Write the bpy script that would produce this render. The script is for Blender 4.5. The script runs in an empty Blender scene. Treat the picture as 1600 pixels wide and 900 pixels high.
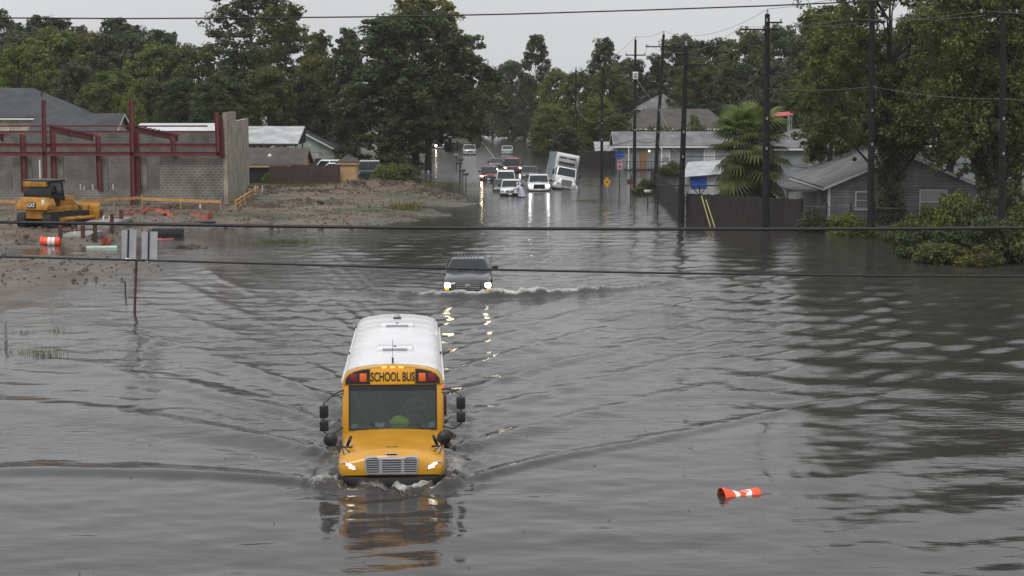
import bpy, bmesh, math, random
import numpy as np
from mathutils import Vector, Matrix, Euler
R = math.radians
scene = bpy.context.scene
C = scene.collection

# ------------------------------------------------------------------ camera
FPX, HOR, CAMH = 2550.0, 150.0, 8.8          # focal length in photo pixels, horizon row, eye height above water
PITCH = math.atan((450 - HOR) / FPX)
cam = bpy.data.cameras.new('camera'); camo = bpy.data.objects.new('camera', cam); C.objects.link(camo)
cam.sensor_width = 36; cam.lens = 36 * FPX / 1600; cam.clip_start = .1; cam.clip_end = 6000
camo.location = (0, 0, CAMH); camo.rotation_euler = (R(90) - PITCH, 0, 0)
scene.camera = camo

# ------------------------------------------------------------------ overcast sky
w = bpy.data.worlds.new('World'); scene.world = w; w.use_nodes = True
nt = w.node_tree; N = nt.nodes; Lk = nt.links
bg = N['Background']; bg.inputs[1].default_value = .10
sky = N.new('ShaderNodeTexSky'); sky.sky_type = 'NISHITA'; sky.sun_disc = False
SUN_EL, SUN_AZ = R(54), R(200)
sky.sun_elevation = SUN_EL; sky.sun_rotation = SUN_AZ; sky.dust_density = 3
hs = N.new('ShaderNodeHueSaturation'); hs.inputs['Saturation'].default_value = .12
Lk.new(sky.outputs[0], hs.inputs['Color'])
tc = N.new('ShaderNodeTexCoord'); sp = N.new('ShaderNodeSeparateXYZ'); Lk.new(tc.outputs['Generated'], sp.inputs[0])
mp = N.new('ShaderNodeMapping'); mp.inputs['Scale'].default_value = (1, 1, 3.2); Lk.new(tc.outputs['Generated'], mp.inputs[0])
cl = N.new('ShaderNodeTexNoise'); cl.inputs['Scale'].default_value = 2.6; cl.inputs['Detail'].default_value = 5; cl.inputs['Roughness'].default_value = .5
Lk.new(mp.outputs[0], cl.inputs['Vector'])
m1 = N.new('ShaderNodeMath'); m1.operation = 'MULTIPLY_ADD'; m1.use_clamp = False
m1.inputs[1].default_value = 4.2; m1.inputs[2].default_value = 5.9            # overcast dome: brighter to the zenith
mx0 = N.new('ShaderNodeMath'); mx0.operation = 'MAXIMUM'; mx0.inputs[1].default_value = 0
Lk.new(sp.outputs['Z'], mx0.inputs[0]); Lk.new(mx0.outputs[0], m1.inputs[0])
m2 = N.new('ShaderNodeMath'); m2.operation = 'MULTIPLY_ADD'; m2.inputs[1].default_value = 1.6
Lk.new(cl.outputs['Fac'], m2.inputs[0]); Lk.new(m1.outputs[0], m2.inputs[2])
cc = N.new('ShaderNodeCombineColor')
for i, k in enumerate((.985, 1.0, 1.02)):
    mm = N.new('ShaderNodeMath'); mm.operation = 'MULTIPLY'; mm.inputs[1].default_value = k
    Lk.new(m2.outputs[0], mm.inputs[0]); Lk.new(mm.outputs[0], cc.inputs[i])
mix = N.new('ShaderNodeMixRGB'); mix.inputs[0].default_value = .9
Lk.new(hs.outputs[0], mix.inputs[1]); Lk.new(cc.outputs[0], mix.inputs[2]); Lk.new(mix.outputs[0], bg.inputs[0])
sl = bpy.data.lights.new('sun', 'SUN'); sl.energy = 1.5; sl.angle = R(22); sl.color = (1, .97, .93)
so = bpy.data.objects.new('sun', sl); C.objects.link(so); so.rotation_euler = (R(36), 0, R(-20)); so.location = (0, 0, 60)
vs = scene.view_settings; vs.view_transform = 'Standard'; vs.look = 'None'; vs.gamma = 1; vs.exposure = 0.05; vs.use_curve_mapping = False
scene.cycles.max_bounces = 6; scene.cycles.diffuse_bounces = 2; scene.cycles.glossy_bounces = 3; scene.cycles.transparent_max_bounces = 8
scene.cycles.sample_clamp_indirect = 6

# ------------------------------------------------------------------ pixel -> world
_cp, _sp = math.cos(PITCH), math.sin(PITCH)
def ray(px, py):
    u, v = px - 800, 450 - py
    return Vector((u, FPX * _cp + v * _sp, -FPX * _sp + v * _cp))
def P(px, py, z=0.0):                      # pixel on the plane at height z
    d = ray(px, py); t = (z - CAMH) / d.z; return Vector((d.x * t, d.y * t, z))
def D(px, py, Y):                          # pixel on the plane at distance Y
    d = ray(px, py); t = Y / d.y; return Vector((d.x * t, Y, CAMH + d.z * t))

# ------------------------------------------------------------------ numpy noise
def _hash(ix, iy, s):
    n = (ix.astype(np.int64) * 374761393 + iy.astype(np.int64) * 668265263 + s * 982451653) & 0x7fffffff
    n = ((n ^ (n >> 13)) * 1274126177) & 0x7fffffff
    return ((n ^ (n >> 16)) & 0xffff) / 65535.0
def vnoise(x, y, s=0):
    ix, iy = np.floor(x), np.floor(y); fx, fy = x - ix, y - iy
    fx = fx * fx * fx * (fx * (fx * 6 - 15) + 10); fy = fy * fy * fy * (fy * (fy * 6 - 15) + 10)
    a = _hash(ix, iy, s); b = _hash(ix + 1, iy, s); c = _hash(ix, iy + 1, s); d = _hash(ix + 1, iy + 1, s)
    return (a + (b - a) * fx) * (1 - fy) + (c + (d - c) * fx) * fy - .5
def fbm(x, y, s=0, o=4):
    r = 0; a = 1.0
    for k in range(o):
        r = r + a * vnoise(x * 2 ** k + 17.3 * k, y * 2 ** k - 9.1 * k, s + k); a *= .5
    return r
def sstep(a, b, x):
    t = np.clip((x - a) / (b - a), 0, 1); return t * t * (3 - 2 * t)
def polysd(x, y, poly):                    # signed distance, positive inside
    d = np.full(x.shape, 1e9); ins = np.zeros(x.shape, bool); n = len(poly)
    for i in range(n):
        ax, ay = poly[i]; bx, by = poly[(i + 1) % n]
        ex, ey = bx - ax, by - ay
        t = np.clip(((x - ax) * ex + (y - ay) * ey) / (ex * ex + ey * ey + 1e-9), 0, 1)
        d = np.minimum(d, np.hypot(x - ax - t * ex, y - ay - t * ey))
        cnd = (ay > y) != (by > y)
        ins ^= cnd & (x < (bx - ax) * (y - ay) / (by - ay + 1e-12) + ax)
    return np.where(ins, d, -d)

# ------------------------------------------------------------------ materials
def mat(name, col, rough=.6, metal=0.0, var=.15, scale=2.0, bump=0.0, bscale=None, spec=.5, coat=0.0, emit=None, estr=0.0, col2=None, detail=5, stretch=None):
    m = bpy.data.materials.new(name); m.use_nodes = True
    t = m.node_tree; n = t.nodes; l = t.links; b = n['Principled BSDF']
    b.inputs['Roughness'].default_value = rough; b.inputs['Metallic'].default_value = metal
    b.inputs['Specular IOR Level'].default_value = spec; b.inputs['Coat Weight'].default_value = coat
    b.inputs['Coat Roughness'].default_value = .08
    b.inputs['Base Color'].default_value = (*col, 1)
    if emit: b.inputs['Emission Color'].default_value = (*emit, 1); b.inputs['Emission Strength'].default_value = estr
    if var > 0 or bump > 0:
        co = n.new('ShaderNodeTexCoord'); vec = co.outputs['Object']
        if stretch:
            mpp = n.new('ShaderNodeMapping'); mpp.inputs['Scale'].default_value = stretch; l.new(vec, mpp.inputs[0]); vec = mpp.outputs[0]
    if var > 0:
        nz = n.new('ShaderNodeTexNoise'); nz.inputs['Scale'].default_value = scale; nz.inputs['Detail'].default_value = detail
        l.new(vec, nz.inputs['Vector'])
        rp = n.new('ShaderNodeValToRGB'); rp.color_ramp.elements[0].position = .3; rp.color_ramp.elements[1].position = .7
        c2 = col2 or tuple(min(1, c * (1 + var)) for c in col); c1 = tuple(c * (1 - var) for c in col)
        rp.color_ramp.elements[0].color = (*c1, 1); rp.color_ramp.elements[1].color = (*c2, 1)
        l.new(nz.outputs['Fac'], rp.inputs[0]); l.new(rp.outputs[0], b.inputs['Base Color'])
    if bump > 0:
        nb = n.new('ShaderNodeTexNoise'); nb.inputs['Scale'].default_value = bscale or scale * 6; nb.inputs['Detail'].default_value = 4
        l.new(vec, nb.inputs['Vector'])
        bp = n.new('ShaderNodeBump'); bp.inputs['Strength'].default_value = bump; bp.inputs['Distance'].default_value = .05
        l.new(nb.outputs['Fac'], bp.inputs['Height']); l.new(bp.outputs[0], b.inputs['Normal'])
    return m
def leafmat(name, c1, c2, trans=.35):
    m = bpy.data.materials.new(name); m.use_nodes = True
    t = m.node_tree; n = t.nodes; l = t.links; n.clear()
    out = n.new('ShaderNodeOutputMaterial'); g = n.new('ShaderNodeNewGeometry')
    rp = n.new('ShaderNodeValToRGB'); rp.color_ramp.elements[0].color = (*c1, 1); rp.color_ramp.elements[1].color = (*c2, 1)
    rp.color_ramp.elements[0].position = .1
    co = n.new('ShaderNodeTexCoord'); nz = n.new('ShaderNodeTexNoise'); nz.inputs['Scale'].default_value = .28; nz.inputs['Detail'].default_value = 2
    l.new(co.outputs['Object'], nz.inputs['Vector'])
    ad = n.new('ShaderNodeMath'); ad.operation = 'MULTIPLY_ADD'; ad.inputs[1].default_value = .55
    l.new(g.outputs['Random Per Island'], ad.inputs[0])
    sb = n.new('ShaderNodeMath'); sb.operation = 'MULTIPLY_ADD'; sb.inputs[1].default_value = 1.6; sb.inputs[2].default_value = -.55
    l.new(nz.outputs['Fac'], sb.inputs[0]); l.new(sb.outputs[0], ad.inputs[2]); l.new(ad.outputs[0], rp.inputs[0])
    d = n.new('ShaderNodeBsdfPrincipled'); d.inputs['Roughness'].default_value = .5; d.inputs['Specular IOR Level'].default_value = .25
    tr = n.new('ShaderNodeBsdfTranslucent'); mx = n.new('ShaderNodeMixShader'); mx.inputs[0].default_value = trans
    l.new(rp.outputs[0], d.inputs['Base Color']); l.new(rp.outputs[0], tr.inputs['Color'])
    l.new(d.outputs[0], mx.inputs[1]); l.new(tr.outputs[0], mx.inputs[2]); l.new(mx.outputs[0], out.inputs[0])
    return m
def blockmat(name, col, mortar, bw, bh, rough=.85, axis='x', off=.5, msize=.04, squash=1.0, bump=.3):
    m = bpy.data.materials.new(name); m.use_nodes = True
    t = m.node_tree; n = t.nodes; l = t.links; b = n['Principled BSDF']; b.inputs['Roughness'].default_value = rough
    co = n.new('ShaderNodeTexCoord'); s = n.new('ShaderNodeSeparateXYZ'); cb = n.new('ShaderNodeCombineXYZ')
    l.new(co.outputs['Object'], s.inputs[0]); ad = n.new('ShaderNodeMath'); ad.operation = 'ADD'
    l.new(s.outputs['X'], ad.inputs[0]); l.new(s.outputs['Y'], ad.inputs[1])
    l.new(ad.outputs[0], cb.inputs['X']); l.new(s.outputs['Z'], cb.inputs['Y'])
    bt = n.new('ShaderNodeTexBrick'); bt.inputs['Scale'].default_value = 1; bt.offset = off
    bt.inputs['Brick Width'].default_value = bw; bt.inputs['Row Height'].default_value = bh; bt.inputs['Mortar Size'].default_value = msize * bh
    bt.inputs['Mortar Smooth'].default_value = .2
    bt.inputs['Color1'].default_value = (*[c * .88 for c in col], 1); bt.inputs['Color2'].default_value = (*[c * 1.1 for c in col], 1); bt.inputs['Mortar'].default_value = (*mortar, 1)
    l.new(cb.outputs[0], bt.inputs['Vector'])
    nz = n.new('ShaderNodeTexNoise'); nz.inputs['Scale'].default_value = .7; nz.inputs['Detail'].default_value = 6; l.new(co.outputs['Object'], nz.inputs['Vector'])
    mr = n.new('ShaderNodeMapRange'); mr.inputs[1].default_value = .3; mr.inputs[2].default_value = .7; mr.inputs[3].default_value = .6; mr.inputs[4].default_value = 1.25
    l.new(nz.outputs['Fac'], mr.inputs[0])
    mu = n.new('ShaderNodeMixRGB'); mu.blend_type = 'MULTIPLY'; mu.inputs[0].default_value = 1
    l.new(bt.outputs['Color'], mu.inputs[1]); l.new(mr.outputs[0], mu.inputs[2]); l.new(mu.outputs[0], b.inputs['Base Color'])
    bp = n.new('ShaderNodeBump'); bp.inputs['Strength'].default_value = bump; bp.inputs['Distance'].default_value = .02; bp.invert = True
    l.new(bt.outputs['Fac'], bp.inputs['Height']); l.new(bp.outputs[0], b.inputs['Normal'])
    return m

# ------------------------------------------------------------------ mesh builder
class MB:
    def __init__(s): s.v = []; s.f = []
    def quad(s, *p):
        k = len(s.v); s.v += [tuple(q) for q in p]; s.f.append(tuple(range(k, k + len(p)))); return s
    def box(s, c, d, rot=None, taper=1.0):
        k = len(s.v); hx, hy, hz = d[0] / 2, d[1] / 2, d[2] / 2
        M = rot.to_matrix() if rot is not None else None
        for z in (-1, 1):
            tt = taper if z > 0 else 1
            for x, y in ((-1, -1), (1, -1), (1, 1), (-1, 1)):
                q = Vector((x * hx * tt, y * hy * tt, z * hz))
                if M: q = M @ q
                s.v.append((q.x + c[0], q.y + c[1], q.z + c[2]))
        for a in ((0, 3, 2, 1), (4, 5, 6, 7), (0, 1, 5, 4), (1, 2, 6, 5), (2, 3, 7, 6), (3, 0, 4, 7)): s.f.append(tuple(k + i for i in a))
        return s
    def b2(s, x0, x1, y0, y1, z0, z1): return s.box(((x0 + x1) / 2, (y0 + y1) / 2, (z0 + z1) / 2), (abs(x1 - x0), abs(y1 - y0), abs(z1 - z0)))
    def loft(s, rings, cap=True, closed=True):
        k = len(s.v); n = len(rings[0])
        for r in rings: s.v += [tuple(q) for q in r]
        for i in range(len(rings) - 1):
            for j in range(n if closed else n - 1):
                a = k + i * n + j; b = k + i * n + (j + 1) % n; s.f.append((a, b, b + n, a + n))
        if cap: s.f.append(tuple(k + j for j in range(n))[::-1]); s.f.append(tuple(k + (len(rings) - 1) * n + j for j in range(n)))
        return s
    def prism(s, poly, ax, a0, a1):        # polygon in the plane normal to ax
        def mk(p, a): return {'x': (a, p[0], p[1]), 'y': (p[0], a, p[1]), 'z': (p[0], p[1], a)}[ax]
        return s.loft([[mk(p, a0) for p in poly], [mk(p, a1) for p in poly]])
    def tube(s, p0, p1, r0, r1=None, n=8): return s.path([p0, p1], [r0, r0 if r1 is None else r1], n)
    def path(s, pts, rad, n=8, cap=True):
        pts = [Vector(p) for p in pts]; rings = []
        if not isinstance(rad, (list, tuple)): rad = [rad] * len(pts)
        ref = None
        for i, p in enumerate(pts):
            t = (pts[min(i + 1, len(pts) - 1)] - pts[max(i - 1, 0)]).normalized()
            if ref is None: ref = Vector((0, 0, 1)) if abs(t.z) < .9 else Vector((1, 0, 0))
            u = t.cross(ref).normalized(); vv = u.cross(t).normalized(); ref = vv
            rings.append([p + (u * math.cos(2 * math.pi * j / n) + vv * math.sin(2 * math.pi * j / n)) * rad[i] for j in range(n)])
        return s.loft(rings, cap)
    def lathe(s, prof, c=(0, 0, 0), ax='z', n=16, cap=True):
        rings = []
        for r, h in prof:
            ring = []
            for j in range(n):
                a = 2 * math.pi * j / n; q = (r * math.cos(a), r * math.sin(a), h)
                if ax == 'x': q = (q[2], q[0], q[1])
                elif ax == 'y': q = (q[0], q[2], q[1])
                ring.append((q[0] + c[0], q[1] + c[1], q[2] + c[2]))
            rings.append(ring)
        return s.loft(rings, cap)
    def ell(s, c, r, nu=10, nv=7):
        prof = [(max(.02, math.sin(math.pi * i / nv)), -math.cos(math.pi * i / nv)) for i in range(nv + 1)]
        rings = [[(c[0] + r[0] * q * math.cos(2 * math.pi * j / nu), c[1] + r[1] * q * math.sin(2 * math.pi * j / nu), c[2] + r[2] * h) for j in range(nu)] for q, h in prof]
        return s.loft(rings)
    def mesh(s, name, bevel=0, seg=2, smooth=False, ang=35):
        me = bpy.data.meshes.new(name); bm = bmesh.new()
        vs_ = [bm.verts.new(q) for q in s.v]
        for f in s.f:
            try: bm.faces.new([vs_[i] for i in f])
            except ValueError: pass
        if bevel: bmesh.ops.remove_doubles(bm, verts=bm.verts, dist=1e-5)
        bmesh.ops.recalc_face_normals(bm, faces=bm.faces)
        if bevel:
            ed = [e for e in bm.edges if len(e.link_faces) == 2 and e.calc_face_angle(0) > R(28)]
            bmesh.ops.bevel(bm, geom=ed, offset=bevel, segments=seg, affect='EDGES', profile=.5, clamp_overlap=True)
        bm.to_mesh(me); bm.free()
        if smooth or bevel:
            me.shade_smooth(); me.set_sharp_from_angle(angle=R(ang))
        return me
    def build(s, name, m, parent=None, **k):
        return link(name, s.mesh(name, **k), m, parent)
def link(name, me, m, parent=None):
    o = bpy.data.objects.new(name, me); C.objects.link(o)
    if m and not me.materials: me.materials.append(m)
    if parent: o.parent = parent
    return o
def tag(o, label=None, cat=None, group=None, kind=None):
    if label: o['label'] = label
    if cat: o['category'] = cat
    if group: o['group'] = group
    if kind: o['kind'] = kind
    return o
def thing(name, label, cat, loc=(0, 0, 0), rz=0, group=None, rot=None):
    o = bpy.data.objects.new(name, None); C.objects.link(o); o.location = loc
    o.rotation_euler = rot if rot is not None else (0, 0, rz); o.empty_display_size = .2
    return tag(o, label, cat, group)
def npmesh(name, verts, faces, m=None, smooth=False):
    me = bpy.data.meshes.new(name); nv, nf = len(verts), len(faces); k = faces.shape[1]
    me.vertices.add(nv); me.vertices.foreach_set('co', np.ascontiguousarray(verts, np.float32).ravel())
    me.loops.add(nf * k); me.loops.foreach_set('vertex_index', np.ascontiguousarray(faces, np.int32).ravel())
    me.polygons.add(nf); me.polygons.foreach_set('loop_start', np.arange(0, nf * k, k, dtype=np.int32))
    me.update(calc_edges=True)
    if smooth: me.shade_smooth()
    if m: me.materials.append(m)
    return me
def text(name, body, size, m, parent, loc, rot=(math.pi / 2, 0, 0), sx=1.0, bold=.0, depth=.004):
    cu = bpy.data.curves.new(name, 'FONT'); cu.body = body; cu.size = size; cu.align_x = 'CENTER'; cu.align_y = 'CENTER'
    cu.extrude = depth; cu.offset = bold
    t = bpy.data.objects.new(name, cu); C.objects.link(t)
    me = bpy.data.meshes.new_from_object(t.evaluated_get(bpy.context.evaluated_depsgraph_get()))
    bpy.data.objects.remove(t); me.materials.clear()
    o = link(name, me, m, parent); o.location = loc; o.rotation_euler = rot; o.scale = (sx, 1, 1); return o
def skinfig(name, pts, edges, rad, m, parent=None, sub=2):   # one continuous skinned body
    me = bpy.data.meshes.new(name); me.from_pydata(pts, edges, []); o = bpy.data.objects.new(name, me); C.objects.link(o)
    md = o.modifiers.new('skin', 'SKIN'); md.use_smooth_shade = True
    for i, r in enumerate(rad): me.skin_vertices[0].data[i].radius = (r, r) if not isinstance(r, tuple) else r
    me.skin_vertices[0].data[0].use_root = True
    sb = o.modifiers.new('sub', 'SUBSURF'); sb.levels = sub; sb.render_levels = sub
    dg = bpy.context.evaluated_depsgraph_get(); me2 = bpy.data.meshes.new_from_object(o.evaluated_get(dg))
    bpy.data.objects.remove(o); me2.shade_smooth()
    return link(name, me2, m, parent)
# ------------------------------------------------------------------ ground
rng = np.random.default_rng(7)
def pp(l): return [tuple(P(a, b).xy) for a, b in l]
SITE = pp([(120, 388), (190, 380), (262, 366), (335, 353), (440, 360), (560, 359), (640, 348), (690, 338), (650, 322), (722, 322), (716, 310), (690, 298), (662, 292), (652, 262), (662, 244), (684, 230), (738, 222)]) + [(-6, 330), (-8, 420), (-300, 420), (-300, 95), (-60, 95)]
SPIT = [(-60, 95), (-60, 66)] + pp([(-60, 486), (50, 474), (100, 452), (190, 430), (245, 420), (236, 408), (150, 404), (40, 402)])
BANK = pp([(1255, 357), (1385, 362), (1405, 390), (1450, 408), (1600, 408), (1900, 415)]) + [(120, 82), (120, 420), (0, 420), (4, 330), (8.5, 300), (11.5, 240), (13.5, 205), (23, 190), (20, 125)]
MOUNDS = [(P(540, 302), 7.0, 2.0, .42), (P(610, 302), 4.4, 2.2, .55), (P(490, 307), 4.5, 2.0, .35), (P(672, 309), 3.2, 2.4, .45), (P(700, 312), 2.2, 1.6, .3), (P(470, 326), 3.6, 1.0, .32), (P(420, 331), 1.6, .8, .25), (P(445, 377), 2.0, .9, .22), (P(287, 387), 1.5, .6, .22)]
def road_z(y): return np.interp(y, [0, 34, 50, 66, 72, 100, 145, 175, 240, 330, 400], [-.5, -.5, -.6, -.82, -.82, -.6, -.42, -.42, -.35, -.2, .1])
def ground_z(x, y):
    x = np.asarray(x, float); y = np.asarray(y, float)
    bed = road_z(y)
    n1 = fbm(x * .22, y * .22, 3, 4); n2 = fbm(x * .9, y * .5, 11, 4)
    sA = polysd(x, y, SITE) + n1 * 1.6; sS = polysd(x, y, SPIT) + n1 * 1.5; sB = polysd(x, y, BANK) + n1 * 2
    n3 = fbm(x * .35, y * .28, 131, 3); hA = np.clip(.02 + sA * .11, -9, .34) + n2 * .13 - .34 * sstep(.12, .30, n3) * (y < 128)
    hS = np.clip(.01 + sS * .07, -9, .12) + n2 * .18 + .05 * np.sin(1.9 * y + .5 * x + 3 * n1) * (y < 100)
    hB = np.clip(.02 + sB * .06, -9, .25) + n2 * .06
    shal = np.interp(x, [-40, -17, -9], [1, 1, 0]) * np.interp(y, [44, 52, 100], [0, 1, 1])   # shallow flooded verge
    hV = -.10 + n2 * .16 - (1 - shal) * 2 + sstep(-17, -26, x) * .03
    h = np.maximum(np.maximum(np.maximum(hA, hS), np.maximum(hB, hV)), bed)
    for c, rx, ry, hh in MOUNDS:
        q = ((x - c.x) / rx) ** 2 + ((y - c.y) / ry) ** 2
        h = h + hh * np.exp(-q * 1.6) * (1 + 1.1 * fbm(x * .8, y * .8, 31, 4)) * (q < 4)
    return h
def gz(x, y): return float(ground_z(np.array([x]), np.array([y]))[0])
def spaced(parts):
    a = []
    for s, e, d in parts: a += list(np.arange(s, e, d))
    return np.array(a + [parts[-1][1]])
gx = spaced([(-2500, -300, 275), (-300, -60, 20), (-60, -36, .8), (-36, -3, .28), (-3, 34, .8), (34, 120, 8), (120, 2500, 290)])
gy = spaced([(-300, 20, 40), (20, 46, 2), (46, 140, .32), (140, 330, 1.2), (330, 420, 10), (420, 5000, 400)])
GX, GY = np.meshgrid(gx, gy); GZ = ground_z(GX, GY)
V = np.stack([GX, GY, GZ], -1).reshape(-1, 3); nx, ny = len(gx), len(gy)
idx = np.arange(nx * ny).reshape(ny, nx)
F = np.stack([idx[:-1, :-1], idx[:-1, 1:], idx[1:, 1:], idx[1:, :-1]], -1).reshape(-1, 4)
gm = bpy.data.materials.new('wet_earth'); gm.use_nodes = True
t_ = gm.node_tree; n_ = t_.nodes; l_ = t_.links; b_ = n_['Principled BSDF']
co_ = n_.new('ShaderNodeTexCoord')
def _nz(sc, dt=6):
    a = n_.new('ShaderNodeTexNoise'); a.inputs['Scale'].default_value = sc; a.inputs['Detail'].default_value = dt; a.inputs['Roughness'].default_value = .65
    l_.new(co_.outputs['Object'], a.inputs['Vector']); return a
r1 = n_.new('ShaderNodeValToRGB'); e = r1.color_ramp.elements
e[0].position = .32; e[0].color = (.048, .033, .023, 1); e[1].position = .7; e[1].color = (.20, .145, .10, 1)
e_ = r1.color_ramp.elements.new(.5); e_.color = (.11, .077, .053, 1)
na_ = n_.new('ShaderNodeMath'); na_.operation = 'MULTIPLY_ADD'; na_.inputs[1].default_value = .55; l_.new(_nz(6.5, 8).outputs['Fac'], na_.inputs[0])
nb_ = n_.new('ShaderNodeMath'); nb_.operation = 'MULTIPLY'; nb_.inputs[1].default_value = .48; l_.new(_nz(.55, 9).outputs['Fac'], nb_.inputs[0]); l_.new(nb_.outputs[0], na_.inputs[2]); l_.new(na_.outputs[0], r1.inputs[0])
r2 = n_.new('ShaderNodeValToRGB'); e = r2.color_ramp.elements
e[0].position = .35; e[0].color = (.035, .045, .016, 1); e[1].position = .7; e[1].color = (.09, .10, .04, 1)
l_.new(_nz(1.7, 6).outputs['Fac'], r2.inputs[0])
at_ = n_.new('ShaderNodeAttribute'); at_.attribute_name = 'grassy'
mg = n_.new('ShaderNodeMixRGB'); l_.new(at_.outputs['Fac'], mg.inputs[0]); l_.new(r1.outputs[0], mg.inputs[1]); l_.new(r2.outputs[0], mg.inputs[2])
gp_ = n_.new('ShaderNodeNewGeometry'); sz_ = n_.new('ShaderNodeSeparateXYZ'); l_.new(gp_.outputs['Position'], sz_.inputs[0])
wn_ = n_.new('ShaderNodeMath'); wn_.operation = 'MULTIPLY_ADD'; wn_.inputs[1].default_value = .16; l_.new(_nz(.8, 5).outputs['Fac'], wn_.inputs[0]); l_.new(sz_.outputs['Z'], wn_.inputs[2])
we_ = n_.new('ShaderNodeMapRange'); we_.inputs[1].default_value = .10; we_.inputs[2].default_value = .42; we_.inputs[3].default_value = .48; we_.inputs[4].default_value = .9; l_.new(wn_.outputs[0], we_.inputs[0])
wx_ = n_.new('ShaderNodeMixRGB'); wx_.blend_type = 'MULTIPLY'; wx_.inputs[0].default_value = 1; l_.new(mg.outputs[0], wx_.inputs[1]); l_.new(we_.outputs[0], wx_.inputs[2])
l_.new(wx_.outputs[0], b_.inputs['Base Color'])
rr = n_.new('ShaderNodeMapRange'); rr.inputs[1].default_value = .35; rr.inputs[2].default_value = .65; rr.inputs[3].default_value = .35; rr.inputs[4].default_value = .9
l_.new(_nz(.35, 4).outputs['Fac'], rr.inputs[0]); rw_ = n_.new('ShaderNodeMath'); rw_.operation = 'MULTIPLY'; l_.new(rr.outputs[0], rw_.inputs[0]); l_.new(we_.outputs[0], rw_.inputs[1]); l_.new(rw_.outputs[0], b_.inputs['Roughness'])
bp_ = n_.new('ShaderNodeBump'); bp_.inputs['Strength'].default_value = 1.0; bp_.inputs['Distance'].default_value = .16
l_.new(_nz(2.6, 8).outputs['Fac'], bp_.inputs['Height']); l_.new(bp_.outputs[0], b_.inputs['Normal'])
gme = npmesh('ground', V, F, gm, True)
gr = sstep(.0, .2, fbm(GX * .13, GY * .13, 77, 3) - .16 + sstep(112, 122, GY) * .1 * (GX > -22) - (GY < 104) * .2 + (GY > 160) * .5 + (GX > 8) * .5)
for c, rx, ry, hh in MOUNDS: gr = gr * (1 - np.exp(-(((GX - c.x) / rx) ** 2 + ((GY - c.y) / ry) ** 2)))
for a_, b__, rx, ry in ((445, 378, 2.4, 1.1), (430, 344, 6, 1.8), (600, 334, 3, 2), (370, 340, 5, 2), (620, 345, 2.5, 1.5)):
    q_ = P(a_, b__); gr = np.maximum(gr, 1.1 * np.exp(-(((GX - q_.x) / rx) ** 2 + ((GY - q_.y) / ry) ** 2)) * (.7 + fbm(GX * .9, GY * .9, 5, 3)))
gme.attributes.new('grassy', 'FLOAT', 'POINT').data.foreach_set('value', np.clip(gr, 0, 1).astype(np.float32).ravel())
tag(link('ground', gme, None), 'muddy brown construction ground and flooded grass verge', kind='structure')

# ------------------------------------------------------------------ bus and pickup placement (needed by the wake)
BUS = P(612, 759); BUS_RZ = math.atan((800 - 656) / FPX)
PK = P(731, 460)
PK_RZ = R(1.2)

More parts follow.
